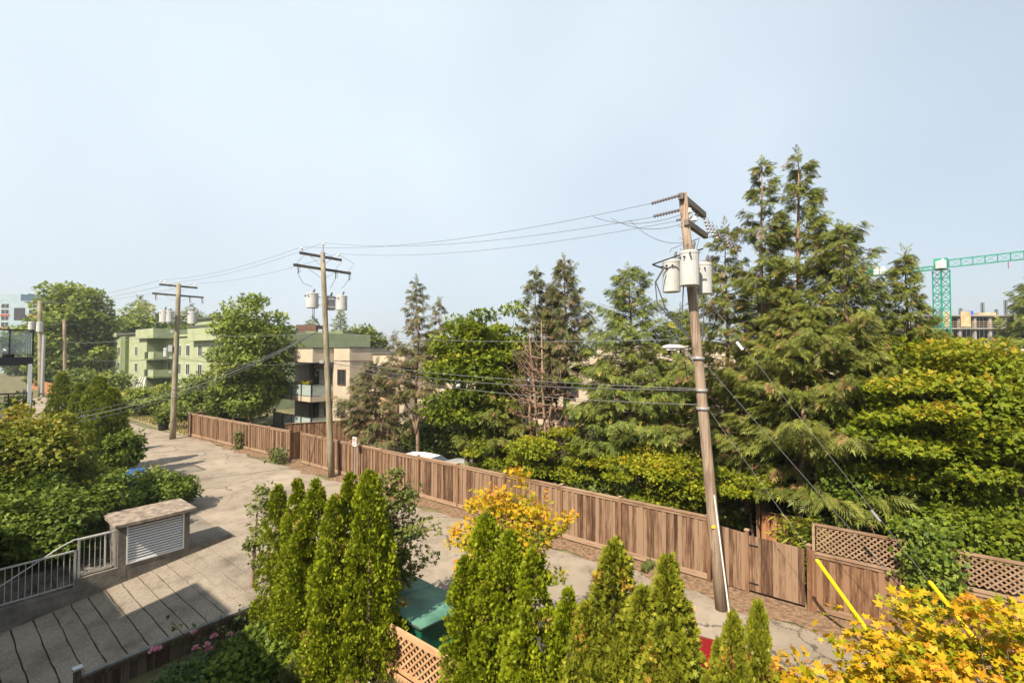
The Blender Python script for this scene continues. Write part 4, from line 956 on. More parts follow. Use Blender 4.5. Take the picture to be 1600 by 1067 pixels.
for k in range(4):
    rg_ = np.random.default_rng(80 + k); n = 420
    pos = np.abs(rg_.normal(size=(n, 3))) * np.array([0, 0, .10]) + rg_.normal(size=(n, 3)) * np.array([.055, .055, .01]); d = np.stack([rg_.normal(0, .5, n), rg_.normal(0, .5, n), np.ones(n)], 1)
    plant('herb_plant', hl[k], 'herb', L(-6.65 + k * .45, 5.18, .62), None, [scatter(T_NARROW, pos, d, unit(rg_, n), rg_.uniform(.05, .13, n), rg_.uniform(.5, 1, n), rg_)], M['weed'], None, 'herbs in the planter', crown='leaves')

# flower tub by the far pole
tbp = at_z(257, 671); tub = thing('flower_tub', 'dark round tub with a leafy plant beside the far pole', 'planter', tbp, 0)
MB().lathe([(.32, 0), (.42, .55), (.46, .58), (.46, .66), (.38, .66)], 14).build('tub', M['black'], tub)
rg_ = np.random.default_rng(5); n = 500; pos = rg_.normal(size=(n, 3)) * np.array([.28, .28, .22]) + np.array([0, 0, 1.0])
ob('leaves', quads('tub_leaves', [scatter(T_PAIR, pos, unit(rg_, n), unit(rg_, n) + np.array([0, 0, .8]), rg_.uniform(.1, .2, n), rg_.random(n), rg_)], M['laurel']), tub)

# ================================================================== BUILDINGS
def bwin(root, x, y, z, w_, h_, mframe='white', gl='glass', mull=1):
    f = MB(); t_ = .07
    f.box((x, y - .02, z + h_ / 2), (w_, .07, t_)); f.box((x, y - .02, z - h_ / 2), (w_ + .06, .10, t_))
    for s in (-1, 1): f.box((x + s * w_ / 2, y - .02, z), (t_, .07, h_))
    for k in range(mull): f.box((x - w_ / 2 + w_ * (k + 1) / (mull + 1), y - .015, z), (.05, .05, h_))
    o = f.build('window', M[mframe], root); MB().box((x, y - .004, z), (w_, .02, h_)).build('pane', M[gl], o); return o
def part_box(root, nm_, x0, x1, y0, y1, z0, z1, m, bevel=0):
    return MB().box(((x0 + x1) / 2, (y0 + y1) / 2, (z0 + z1) / 2), (x1 - x0, y1 - y0, z1 - z0)).build(nm_, M[m], root, bevel=bevel)

# tan siding apartment behind the fence
B = thing('apartment_building', 'low tan siding apartment block with glass balconies behind the fence', 'building', L(-43.3, 22.1, 0), RZL)
part_box(B, 'wall', 0, 6.6, 0, 12, -.3, 5.8, 'tan')               # behind the balconies
part_box(B, 'wall', 6.6, 9.1, -.02, 12, -.3, 6.75, 'tan')
part_box(B, 'wall', 9.1, 13.4, 2.2, 14, -.3, 6.45, 'tan'); part_box(B, 'wall', 13.4, 30, 4.2, 16, -.3, 6.5, 'tan'); part_box(B, 'wall', 30, 44.5, 3.6, 15, -.3, 7.1, 'tan')
part_box(B, 'parapet', -.05, 6.75, -1.97, 3, 5.75, 6.95, 'tan'); part_box(B, 'parapet', 6.8, 9.15, -.08, 4, 5.9, 7.0, 'tan')
for (x0, x1, y0, y1, z) in ((-.1, 6.8, -2.02, 3.05, 6.98), (6.85, 9.2, -.13, 4.05, 7.03), (9.05, 13.45, 2.12, 14.05, 6.48), (13.45, 29.95, 4.12, 16.05, 6.53), (30.0, 44.6, 3.52, 15.05, 7.13)): part_box(B, 'coping', x0, x1, y0, y1, z - .06, z + .03, 'trim_g')
part_box(B, 'rooftop_box', 14.5, 18.5, 6, 9, 6.6, 7.3, 'tan'); part_box(B, 'rooftop_box', 24, 26.0, 5.5, 8, 6.6, 7.4, 'tan'); part_box(B, 'rooftop_box', 20, 21.2, 5, 6.2, 6.6, 7.15, 'tan')
for zf in (2.45, -.3):
    bal = part_box(B, 'balcony', .02, 6.6, -1.95, -.01, zf, zf + .45, 'tan')
    gz0, gz1 = zf + .50, zf + 1.42
    for i in range(4): MB().box((.02 + 6.58 * (i + .5) / 4, -1.93, (gz0 + gz1) / 2), (6.58 / 4 - .1, .02, gz1 - gz0)).build('glass_panel', M['frost'], bal)
    MB().box((6.58, -.98, (gz0 + gz1) / 2), (.02, 1.75, gz1 - gz0)).build('glass_panel', M['frost'], bal)
    for i in range(5): MB().box((.05 + 6.5 * i / 4, -1.95, zf + .72), (.09, .08, 1.5)).build('rail_post', M['dark'], bal)
    MB().box((3.3, -1.93, gz1 + .02), (6.6, .07, .05)).build('top_rail', M['dark'], bal); MB().box((6.58, -.98, gz1 + .02), (.07, 1.95, .05)).build('top_rail', M['dark'], bal)
    MB().box((3.3, -1.93, gz0 - .02), (6.6, .06, .04)).build('bottom_rail', M['dark'], bal)
    dw = MB().box((4.9, -.03, zf + 1.6), (2.9, .06, 2.3)).build('patio_door', M['dark'], B)
    for i in range(3): MB().box((3.95 + .95 * i, -.07, zf + 1.6), (.85, .02, 2.15)).build('pane', M['glass' if i != 1 else 'glass_b'], dw)
part_box(B, 'pier', 3.1, 3.45, -.25, -.01, -.3, 5.75, 'brown_trim')
bwin(B, 7.95, -.03, 1.75, 1.15, 1.25, 'brown_trim', 'glass', 1); bwin(B, 7.95, -.03, 4.5, 1.15, 1.25, 'brown_trim', 'glass', 1)
for x in (10.6, 12.2): bwin(B, x, 2.2, 4.4, 1.1, 1.2, 'brown_trim'); bwin(B, x, 2.2, 1.7, 1.1, 1.2, 'brown_trim')
for i, x in enumerate((15.3, 17.9, 21.4, 24.0, 27.6)):
    bwin(B, x, 4.2, 4.4, 1.5, 1.25, 'brown_trim', ('glass', 'glass_b')[i % 2]); bwin(B, x, 4.2, 1.6, 1.5, 1.25, 'brown_trim')
for x in (32, 35, 38.5, 42): bwin(B, x, 3.6, 4.6, 1.5, 1.25, 'brown_trim'); bwin(B, x, 3.6, 1.6, 1.7, 1.5, 'brown_trim')
part_box(B, 'chimney', 11.3, 12.6, 1.2, 2.19, -.3, 3.1, 'stone', .04)
for x0, x1 in ((14, 16.8), (20.2, 23.0)): part_box(B, 'balcony', x0, x1, 2.9, 4.19, 2.5, 2.75, 'tan')
part_box(B, 'canopy_roof', 13.6, 29.5, 3.4, 4.18, 2.9, 3.02, 'brown_trim'); part_box(B, 'canopy_roof', 30.2, 44, 2.6, 3.58, 2.95, 3.08, 'brown_trim')
rg_ = np.random.default_rng(6); n = 260; pos = rg_.normal(size=(n, 3)) * np.array([.32, .12, .14]) + np.array([0, 0, .35])
plant('balcony_plant', 'yellow-green potted plant on the upper glass balcony', 'plant', L(-39.0, 20.6, 2.9), MB().box((0, 0, .5), (.9, .3, .5)), [scatter(T_PAIR, pos + np.array([0, 0, .55]), unit(rg_, n), unit(rg_, n), rg_.uniform(.1, .22, n), rg_.uniform(.6, 1, n), rg_)], M['maple_l'], M['brown_trim'], crown='leaves', stem='pot')

# green stucco apartments, far left
Gb = thing('apartment_building', 'three-storey olive green apartment block with corner balconies, far left', 'building', L(-117, 21.9, 0), RZL)
part_box(Gb, 'wall', 0, 28.0, 0, 14, -.3, 9.5, 'greenw'); part_box(Gb, 'wall', 28.0, 32.6, 2.2, 14, -.3, 9.5, 'greenw'); part_box(Gb, 'wall', 15.2, 18.2, -.5, -.005, -.3, 9.3, 'greend')
part_box(Gb, 'parapet', -.4, 12, -.45, 14, 9.35, 10.05, 'greenw'); part_box(Gb, 'coping', 11.9, 24, -.35, 14, 9.55, 9.85, 'trim_g'); part_box(Gb, 'parapet', 24.0, 33.0, -.5, 8, 8.75, 10.2, 'greenw')
for zf in (5.45, 2.75, .1):
    bal = part_box(Gb, 'balcony', 28.01, 32.6, -.3, 2.18, zf, zf + .22, 'greend'); MB().box((31.3, -.27, zf + .72), (2.6, .08, 1.0)).build('balcony_wall', M['greenw'], bal); MB().box((32.55, 1.0, zf + .72), (.08, 2.3, 1.0)).build('balcony_wall', M['greenw'], bal)
    for k in range(9): MB().box((28.15 + k * .24, -.27, zf + .7), (.04, .04, 1.0)).build('baluster', M['dark'], bal)
    bwin(Gb, 30.9, 2.2, zf + 1.55, 1.4, 1.7, 'white', 'glass', 1)
    for x in (4.5, 12.0, 22.6): bwin(Gb, x, 0, zf + 1.35, 1.5, 1.5, 'white', 'glass', 1)
for k in range(4): MB().bar((26.8 + k * 1.5, -1.4, -.2), (27.8 + k * 1.2 - (k == 3) * 1.4, -.6, 2.8), .14, .14).build('leaning_beam', M['white'], Gb)
G2 = thing('apartment_building', 'olive green apartment wing with raised stair tower behind the lane pole', 'building', L(-84.3, 24.2, 0), RZL)
part_box(G2, 'wall', 0, 30, 0, 14, -.3, 9.0, 'greenw'); part_box(G2, 'coping', -.1, 8.0, -.25, 14, 8.95, 9.25, 'greenw'); part_box(G2, 'tower', 8.0, 20, -.8, 8, 8.2, 10.0, 'greenw'); part_box(G2, 'tower_cap', 8.2, 20.5, -.9, 8.2, 10.0, 10.3, 'trim_g'); part_box(G2, 'tower', 9.0, 18, -.2, 6, 10.3, 11.1, 'greenw'); part_box(G2, 'coping', 8.8, 18.2, -.5, 6.2, 11.1, 11.25, 'trim_g')
for zf in (5.45, 2.75):
    for x in (2.2, 5.8, 10.5, 15): bwin(G2, x, 0, zf + 1.4, 1.5, 1.6, 'white', 'glass', 1)
G3 = thing('apartment_building', 'flat green roof block with brown box seen behind the middle pole', 'building', at_d(432, 62), 0)
part_box(G3, 'wall', -1, 8.2, 0, 10, -.3, zy(521, 62), 'greenw'); part_box(G3, 'parapet', 4, 9.0, -.3, 6, zy(534, 62), zy(520, 62) + .2, 'greend'); part_box(G3, 'rooftop_box', 1.2, 4.0, 3, 7, zy(521, 62), zy(508, 66), 'brown_trim'); part_box(G3, 'coping', -1.1, 4, -.15, 10, zy(521, 62) - .1, zy(521, 62) + .15, 'trim_g')

# pale blue block far left
Bl = thing('apartment_building', 'distant pale blue stepped block with red panels, top left edge', 'building', at_d(-75, 150), 0)
z_ = lambda y: zy(y, 150)
part_box(Bl, 'wall', 0, 29.2, 0, 20, -.3, z_(470), 'paleblue'); part_box(Bl, 'wall', 0, 22, -.02, 16, z_(470), z_(459), 'paleblue'); part_box(Bl, 'tower', 16, 22.2, 2, 14, z_(459), z_(457), 'paleblue')
for x in (9, 17, 26):
    for k, y in enumerate((478, 487, 497, 507)): bwin(Bl, x, 0, z_(y), 2.6, 1.5, 'white', 'glass', 1); (k % 2 == 1) and part_box(Bl, 'panel', x - 1.5, x + 1.5, -.08, -.01, z_(y) - 1.5, z_(y) - .85, 'rust')
part_box(Bl, 'recess_shade_panel', 20, 23.5, -.1, -.01, z_(500), z_(481), 'dark')  # flat dark panel on the wall, a balcony recess's shade put in as colour

# neighbour with black balconies at the left edge
NB = thing('apartment_building', 'neighbouring block with black-railed glass balconies at the left edge', 'building', L(-45, -11.5, 0), RZL)
part_box(NB, 'wall', 0, 17, 0, 8.2, -.3, 9.3, 'beige'); part_box(NB, 'parapet', -.15, 17.1, -.1, 8.35, 9.3, 9.6, 'trim_g')
for zf, nm_ in ((6.05, 'u'), (3.35, 'l')):
    bal = part_box(NB, 'balcony', 13.9, 16.35, 8.22, 14.6, zf, zf + .35, 'black')
    z0, z1 = zf + .40, zf + 1.50
    for k in range(10): MB().box((16.32, 8.4 + 6.17 * k / 9, (z0 + z1) / 2), (.045, .045, z1 - z0)).build('rail_post', M['black'], bal)
    for k in range(4): MB().box((13.95 + 2.37 * k / 3, 14.57, (z0 + z1) / 2), (.045, .045, z1 - z0)).build('rail_post', M['black'], bal)
    MB().box((16.32, 11.45, z1), (.07, 6.3, .06)).build('top_rail', M['black'], bal); MB().box((15.12, 14.57, z1), (2.4, .07, .06)).build('top_rail', M['black'], bal)
    MB().box((16.30, 11.45, (z0 + z1) / 2 - .02), (.012, 6.2, .95)).build('glass_panel', M['cglass'], bal); MB().box((15.12, 14.55, (z0 + z1) / 2 - .02), (2.35, .012, .95)).build('glass_panel', M['cglass'], bal)
    dw = MB().box((14.3, 8.24, zf + 1.45), (2.4, .06, 2.1)).build('patio_door', M['white'], NB)
    for s in (-.58, .58): MB().box((14.3 + s, 8.28, zf + 1.45), (1.05, .02, 1.95)).build('pane', M['glass'], dw)
MB().box((16.3, 14.5, 1.7), (.14, .14, 3.4)).build('column', M['black'], NB); MB().box((16.3, 14.5, 4.85), (.12, .12, 2.5)).build('column', M['white'], NB)
def potted(label, loc, seed, sz=.3, m='laurel'):
    rg_ = np.random.default_rng(seed); n = 220; pos = rg_.normal(size=(n, 3)) * np.array([sz, sz, sz * .6]) * .6 + np.array([0, 0, .35 + sz * .7])
    return plant('potted_plant', label, 'plant', loc, MB().box((0, 0, .17), (.6, .32, .34), taper=1.1), [scatter(T_PAIR, pos, unit(rg_, n), unit(rg_, n), rg_.uniform(.08, .17, n), rg_.random(n), rg_)], M[m], M['black'], 'plants on the left balconies', RZL, 'leaves', 'pot')
potted('potted plant behind the glass of the upper black balcony', L(-45 + 15.7, -11.5 + 13.9, 6.4), 91, .34)
potted('trailing green planter on the lower black balcony', L(-45 + 15.9, -11.5 + 14.2, 3.7), 92, .5, 'maple_g')

# own building behind the camera (casts the shade on the ramp)
OB = thing('apartment_building', 'beige building the view is taken from, behind the camera', 'building', L(-14.6, -15, -.28), RZL)
part_box(OB, 'wall', 0, 32, 0, 11.4, 0, 9.1, 'beige'); part_box(OB, 'parapet', -.15, 32.1, -.1, 11.5, 9.1, 9.5, 'trim_g')
part_box(OB, 'wall', -11, -.01, -2, 9.7, 0, 9.0, 'beige'); part_box(OB, 'parapet', -11.1, -.2, -2.1, 9.75, 9.0, 9.35, 'trim_g')
part_box(OB, 'balcony', 12.0, 17.5, 11.4, 14.6, 4.95, 5.2, 'beige')
for x in (3, 8, 14.7, 21, 27):
    for zf in (1.5, 4.2, 7): o = bwin(OB, x, 11.45, zf, 1.6, 1.4, 'white')

# right-hand house roof behind the golden tree
Rb = thing('house', 'low house with pale flat roof edge behind the golden tree', 'house', at_d(1440, 33), 0)
part_box(Rb, 'wall', 0, 16, 0, 8, -.3, zy(560, 33), 'beige'); part_box(Rb, 'roof', -.5, 16.5, -.6, 8.5, zy(556, 33), zy(545, 33), 'beige'); part_box(Rb, 'fascia', -.55, 16.55, -.66, -.61, zy(551, 33), zy(548, 33), 'trim_g')
for x in (3, 8, 12): bwin(Rb, x, 0, 3.2, 1.6, 1.4, 'white')
p = at_n(1440, 17.0); Sh = thing('garden_shed', 'dark brown shed wall glimpsed under the golden tree', 'shed', p, RZL)
part_box(Sh, 'wall', -3, 2.4, 2.2, 5.5, -.1, 2.8, 'brown_trim'); part_box(Sh, 'roof', -3.3, 2.8, 1.9, 5.8, 2.8, 2.95, 'trim_g'); part_box(Sh, 'door', 1.35, 2.1, 2.12, 2.19, 0, 2.1, 'tan')

# ================================================================== CRANE + CONSTRUCTION
cb = at_d(1473, 90); Cr = thing('tower_crane', 'green tower crane with lattice jib above the construction site', 'crane', cb, 0)
def truss(mb, a, b, w_, h_, step, side, up, r=.09):
    a, b = Vector(a), Vector(b); side = Vector(side).normalized() * w_ / 2; up = Vector(up).normalized() * h_ / 2; n_ = max(1, round((b - a).length / step))
    cs = [side + up, -side + up, -side - up, side - up]
    for c_ in cs: mb.bar(a + c_, b + c_, r * 1.5, r * 1.5)
    for i in range(n_):
        p, q = a.lerp(b, i / n_), a.lerp(b, (i + 1) / n_)
        for k in range(4):
            c0, c1 = cs[k], cs[(k + 1) % 4]
            mb.bar(p + c0, p + c1, r, r)
            if i % 2: mb.bar(p + c0, q + c1, r, r)
            else: mb.bar(p + c1, q + c0, r, r)
ztop = zy(420, 90)
mb = MB(); truss(mb, (0, 0, 0), (0, 0, ztop - .3), 1.75, 1.75, 1.5, (1, 0, 0), (0, 1, 0), .1); mb.build('mast', M['teal'], Cr)
jd = Vector((.62, -.785, 0)).normalized(); js = Vector((jd.y, -jd.x, 0))
mb = MB(); truss(mb, jd * 1.2 + Vector((0, 0, ztop + .9)), jd * 32 + Vector((0, 0, ztop + .9)), 1.1, 1.4, 1.6, js, (0, 0, 1), .06); mb.build('jib', M['teal'], Cr)
mb = MB(); truss(mb, jd * -1.2 + Vector((0, 0, ztop + .35)), jd * -13.2 + Vector((0, 0, ztop + .35)), 1.2, .7, 1.5, js, (0, 0, 1), .07); mb.build('counter_jib', M['teal'], Cr)
MB().box((0, 0, ztop + .9), (1.9, 1.9, 2.2), Matrix.Rotation(math.atan2(jd.y, jd.x), 3, 'Z')).build('slewing_head', M['teal'], Cr)
MB().box(jd * .2 + js * 1.4 + Vector((0, 0, ztop + .7)), (1.1, 1.1, 1.5)).build('operator_cab', M['white'], Cr); MB().box(Vector((-.3, -1.0, ztop + 1.0)), (.9, .1, 1.7)).build('sign_board', M['white'], Cr)
for k in range(3): MB().box(jd * (-9 - k * 1.1) + Vector((0, 0, ztop + .9)), (.9, 1.3, 1.4), Matrix.Rotation(math.atan2(jd.y, jd.x), 3, 'Z')).build('counterweight', M['white' if k < 2 else 'teal'], Cr)
MB().box(jd * 13.3 + Vector((0, 0, ztop + .7)), (3.4, 1.0, .9), Matrix.Rotation(math.atan2(jd.y, jd.x), 3, 'Z')).build('trolley_platform', M['teal'], Cr)
MB().tube([jd * 9 + Vector((0, 0, ztop + .1)), jd * 9 + Vector((0, 0, ztop - 1.2))], .06, 5).build('hoist_rope', M['tail'], Cr)

Cs = thing('construction_building', 'unfinished concrete building with bare slabs and columns below crane', 'building', at_d(1425, 108), 0)
zs = [zy(y, 108) for y in (538, 512, 492)]; Wc = 42
for i, z in enumerate([.0] + zs): part_box(Cs, 'floor_slab', 0 if i != 3 else 4, Wc, 0, 18, z - .28, z, 'grey_slab')
for i, (za, zb) in enumerate(zip([0] + zs[:2], zs)):
    for k in range(12): part_box(Cs, 'column', .8 + k * 3.6, 1.35 + k * 3.6, .5, 1.0, za, zb - .28, 'grey_slab')
    for k in range(40): part_box(Cs, 'shoring_prop', .5 + k * 1.05, .58 + k * 1.05, 2.4, 2.5, za, zb - .28, 'white')
    part_box(Cs, 'back_wall', .5, Wc - .5, 9, 9.3, za, zb - .28, 'dark')
for k, (a, b) in enumerate(((7, 9.2), (11.5, 13.8), (24, 32))): part_box(Cs, 'formwork_panel', a, b, -.15, -.02, zs[1] + .2, zs[2] + (.8 if k < 2 else -.5), 'scaf')
for k in range(3): part_box(Cs, 'guard_rail', 4, Wc, -.05, .02, zs[1] + .4 + k * .5, zs[1] + .47 + k * .5, 'scaf')
for x, h_ in ((9.8, 2.4), (14.5, 3.0), (19.8, 5.2), (23.1, 2.6), (25.4, 6.2), (29.2, 7.8), (31.0, 8.2), (34, 5.0)):
    mb = MB()
    for dx in (-.25, -.08, .08, .25):
        for dy in (-.2, .2): mb.tube([(x + dx, 3 + dy, zs[2]), (x + dx, 3 + dy, zs[2] + h_ * .62)], .045, 4)
    mb.build('rebar_column', M['dark'], Cs)
part_box(Cs, 'site_box', 15.2, 16.6, 2, 4, zs[2], zs[2] + 1.1, 'blue'); part_box(Cs, 'timber_stack', 18, 22, 2, 5, zs[2], zs[2] + .7, 'scaf')

# far skyline
for k, (x, yt, w_) in enumerate(((577, 514, 5.5), (594, 516, 4), (600, 520, 5), (586, 522, 4), (612, 525, 5))):
    p = at_d(x, 2600); h_ = zy(yt, 2600); ww = w_ * 2600 / F
    o = thing('skyline_tower', ('tall pale tower at the left of the hazy skyline', 'slim pale tower right of centre in the hazy skyline', 'stepped tower beside the slim one in the hazy skyline', 'low tower between two taller ones on the hazy skyline', 'rightmost low tower of the hazy skyline')[k], 'tower', p, 0, 'towers on the far skyline')
    MB().box((0, 0, h_ / 2), (ww, ww, h_)).build('shaft', M['skyl'], o); MB().box((0, 0, h_ + 2), (ww * .55, ww * .55, 5)).build('crown_block', M['skyl'], o)
    for f in range(6): MB().box((0, -ww / 2 - .2, h_ * (.45 + f * .09)), (ww * .9, .4, h_ * .04)).build('window_band', M['glass'], o)

# ================================================================== VEGETATION
# --- hedge of columnar cedars in the garden (near); three shapes shared by all
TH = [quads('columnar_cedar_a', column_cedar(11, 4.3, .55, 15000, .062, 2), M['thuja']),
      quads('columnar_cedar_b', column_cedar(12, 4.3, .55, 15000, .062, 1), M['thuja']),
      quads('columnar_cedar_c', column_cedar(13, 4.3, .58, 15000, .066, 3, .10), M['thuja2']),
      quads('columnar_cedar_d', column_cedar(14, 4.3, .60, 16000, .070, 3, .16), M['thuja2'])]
THt = MB().tube([(0, 0, -.1), (.02, 0, 2), (0, .02, 3.9)], [.045, .03, .008], 7).mesh('cedar_trunk', M['bark'])
def cedar(label, x, n, ytop, v, wsc=1.0, rz=0.0, zb=-.28, grp='columnar cedars of the garden hedge'):
    p = at_n(x, n); h = zy(ytop, p.y) - zb; s = h / 4.3
    o = thing('columnar_cedar', label, 'cedar', Vector((p.x, p.y, zb)), rz, grp); o.scale = (wsc, wsc, s)
    ob('crown', TH[v], o); ob('trunk', THt, o); return o
C1 = [(437, 5.35, 756, 1, 0.85, 'leftmost cedar of the left garden group, lowest tip'), (466, 5.3, 747, 0, 0.85, 'second cedar from left in the left garden group'), (496, 5.25, 748, 1, 0.91, 'third cedar from left in the left garden group'),
      (527, 4.9, 772, 0, 0.95, 'front cedar standing before the left garden group, lower tip'), (549, 5.25, 738, 1, 0.91, 'tall cedar right of centre in the left garden group'), (578, 5.2, 733, 0, 1.01, 'tallest and rightmost cedar of the left garden group, above dumpster'),
      (470, 4.95, 820, 1, 0.85, 'short cedar filling the front left of the left garden group')]
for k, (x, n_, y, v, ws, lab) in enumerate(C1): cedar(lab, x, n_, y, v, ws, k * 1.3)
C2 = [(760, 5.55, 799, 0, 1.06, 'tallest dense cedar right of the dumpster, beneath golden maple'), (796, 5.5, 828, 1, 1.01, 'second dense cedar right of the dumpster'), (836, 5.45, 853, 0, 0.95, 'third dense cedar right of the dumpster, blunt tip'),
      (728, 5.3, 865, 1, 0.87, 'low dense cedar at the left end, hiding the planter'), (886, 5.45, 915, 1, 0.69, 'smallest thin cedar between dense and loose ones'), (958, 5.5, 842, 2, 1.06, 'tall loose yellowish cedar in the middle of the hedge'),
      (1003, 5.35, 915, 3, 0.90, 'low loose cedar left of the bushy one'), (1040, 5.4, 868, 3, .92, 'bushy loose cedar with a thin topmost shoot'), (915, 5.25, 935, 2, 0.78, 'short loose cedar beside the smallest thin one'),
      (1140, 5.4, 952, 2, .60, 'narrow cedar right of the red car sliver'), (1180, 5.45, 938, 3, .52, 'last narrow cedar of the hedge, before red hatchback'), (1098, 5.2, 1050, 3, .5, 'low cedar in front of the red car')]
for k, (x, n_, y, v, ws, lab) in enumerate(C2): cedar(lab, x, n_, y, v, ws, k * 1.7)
# --- pointed cedars beyond the ramp
C3 = [(98, 6.1, 583, 0, 1.35, 'leftmost pointed cedar by the far lane, behind yellowish shrub'), (127, 6.3, 598, 1, 1.25, 'second pointed cedar by the far lane'), (157, 6.2, 588, 0, 1.6, 'broadest pointed cedar by the far lane, beside laurel'), (178, 6.35, 606, 1, 1.3, 'rightmost pointed cedar by the far lane')]
TH2 = [quads('pointed_cedar_a', column_cedar(15, 4.3, .62, 9000, .10, 2), M['tree_d']), quads('pointed_cedar_b', column_cedar(16, 4.3, .55, 12000, .085, 1), leafm('mid_cedar_leaf', [(0, (.07, .10, .009)), (.5, (.185, .225, .019)), (1, (.36, .36, .04))], .35))]
for k, (x, n_, y, v, ws, lab) in enumerate(C3):
    o = cedar(lab, x, n_, y, v, ws, k * 1.1, -.02, 'pointed cedars beside the far lane'); o.children[0].data = TH2[1]

# --- helper for placing trees
def deciduous(name, label, x, n, ytop, ybot, wpx, seed, lm, ncl, nl, leaf, cr=.9, flat=.45, bm='bark', depth=.85, group=None, D=None, **k):
    p = at_n(x, n) if D is None else at_d(x, D); z1 = zy(ytop, p.y); z0 = max(.25, zy(ybot, p.y)); rx = wpx / 2 * p.y / F
    tb, parts = broadleaf(seed, z1, rx, rx * depth, (z0 + z1) / 2, (z1 - z0) / 2 * .96, ncl, nl, leaf, cr, flat, **k)
    return plant(name, label, 'tree' if 'tree' in name else 'shrub', p, tb, parts, M[lm], M[bm], group)

# --- conifers beyond the fence
def con(name, label, x, n, ytop, seed, lm, z0, Rr, nb, ns, fl, lead=(), bm='bark', **k):
    p = at_n(x, n); h = zy(ytop, p.y); leaders = [(0, 0, h, 0)]
    for lx, ly, dn, zs in lead:
        q = at_n(lx, n + dn); leaders.append((q.x - p.x, q.y - p.y, zy(ly, q.y), zs))
    tb, parts = conifer(seed, h, leaders, z0, Rr, nb, ns, fl, **k)
    return plant(name, label, 'tree', p, tb, parts, M[lm], M[bm], 'conifers beyond the fence')
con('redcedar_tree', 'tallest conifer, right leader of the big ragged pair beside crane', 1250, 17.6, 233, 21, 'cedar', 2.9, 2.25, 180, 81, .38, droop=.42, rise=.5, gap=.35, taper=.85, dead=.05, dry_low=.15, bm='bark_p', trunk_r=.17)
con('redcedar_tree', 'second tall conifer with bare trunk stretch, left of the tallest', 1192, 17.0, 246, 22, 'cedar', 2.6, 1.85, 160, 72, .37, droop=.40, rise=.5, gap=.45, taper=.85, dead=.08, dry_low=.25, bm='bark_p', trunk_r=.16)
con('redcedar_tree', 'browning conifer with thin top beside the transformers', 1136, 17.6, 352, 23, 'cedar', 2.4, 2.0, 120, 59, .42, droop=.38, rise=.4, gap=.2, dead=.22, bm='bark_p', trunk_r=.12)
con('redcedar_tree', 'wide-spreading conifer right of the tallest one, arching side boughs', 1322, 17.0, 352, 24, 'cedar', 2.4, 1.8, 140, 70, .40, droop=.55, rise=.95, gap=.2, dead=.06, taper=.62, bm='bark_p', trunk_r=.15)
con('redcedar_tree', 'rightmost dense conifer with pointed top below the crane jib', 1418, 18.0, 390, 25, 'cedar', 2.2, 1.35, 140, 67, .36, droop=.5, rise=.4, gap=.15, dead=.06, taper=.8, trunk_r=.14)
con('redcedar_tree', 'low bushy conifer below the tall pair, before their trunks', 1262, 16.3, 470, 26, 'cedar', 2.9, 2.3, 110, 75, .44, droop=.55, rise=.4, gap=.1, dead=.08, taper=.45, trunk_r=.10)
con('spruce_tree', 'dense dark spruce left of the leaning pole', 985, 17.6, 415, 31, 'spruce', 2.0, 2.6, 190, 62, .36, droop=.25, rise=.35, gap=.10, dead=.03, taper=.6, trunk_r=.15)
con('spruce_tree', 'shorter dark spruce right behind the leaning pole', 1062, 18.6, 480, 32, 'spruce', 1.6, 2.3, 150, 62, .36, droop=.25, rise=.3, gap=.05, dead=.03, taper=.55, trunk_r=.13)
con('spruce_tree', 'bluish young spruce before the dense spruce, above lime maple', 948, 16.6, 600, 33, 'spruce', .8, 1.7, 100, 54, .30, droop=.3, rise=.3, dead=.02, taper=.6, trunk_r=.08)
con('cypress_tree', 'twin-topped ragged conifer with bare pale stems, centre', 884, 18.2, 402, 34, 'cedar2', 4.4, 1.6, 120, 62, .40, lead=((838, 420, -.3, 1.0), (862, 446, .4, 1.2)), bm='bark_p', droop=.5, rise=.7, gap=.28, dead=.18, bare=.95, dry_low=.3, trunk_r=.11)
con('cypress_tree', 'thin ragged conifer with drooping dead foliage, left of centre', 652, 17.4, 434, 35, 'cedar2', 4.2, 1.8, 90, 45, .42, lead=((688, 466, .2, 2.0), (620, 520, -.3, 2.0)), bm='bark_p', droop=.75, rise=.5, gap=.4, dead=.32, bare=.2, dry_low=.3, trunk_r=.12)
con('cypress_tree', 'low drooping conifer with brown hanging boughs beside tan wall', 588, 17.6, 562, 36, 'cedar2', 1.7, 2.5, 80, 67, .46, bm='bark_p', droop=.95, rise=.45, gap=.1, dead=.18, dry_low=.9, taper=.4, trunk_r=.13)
con('cypress_tree', 'pale green drooping cedar right of the bushy green tree', 785, 17.0, 590, 37, 'cedar', 1.3, 2.0, 90, 72, .44, bm='bark', droop=.8, rise=.55, gap=.05, dead=.04, taper=.45, trunk_r=.10)
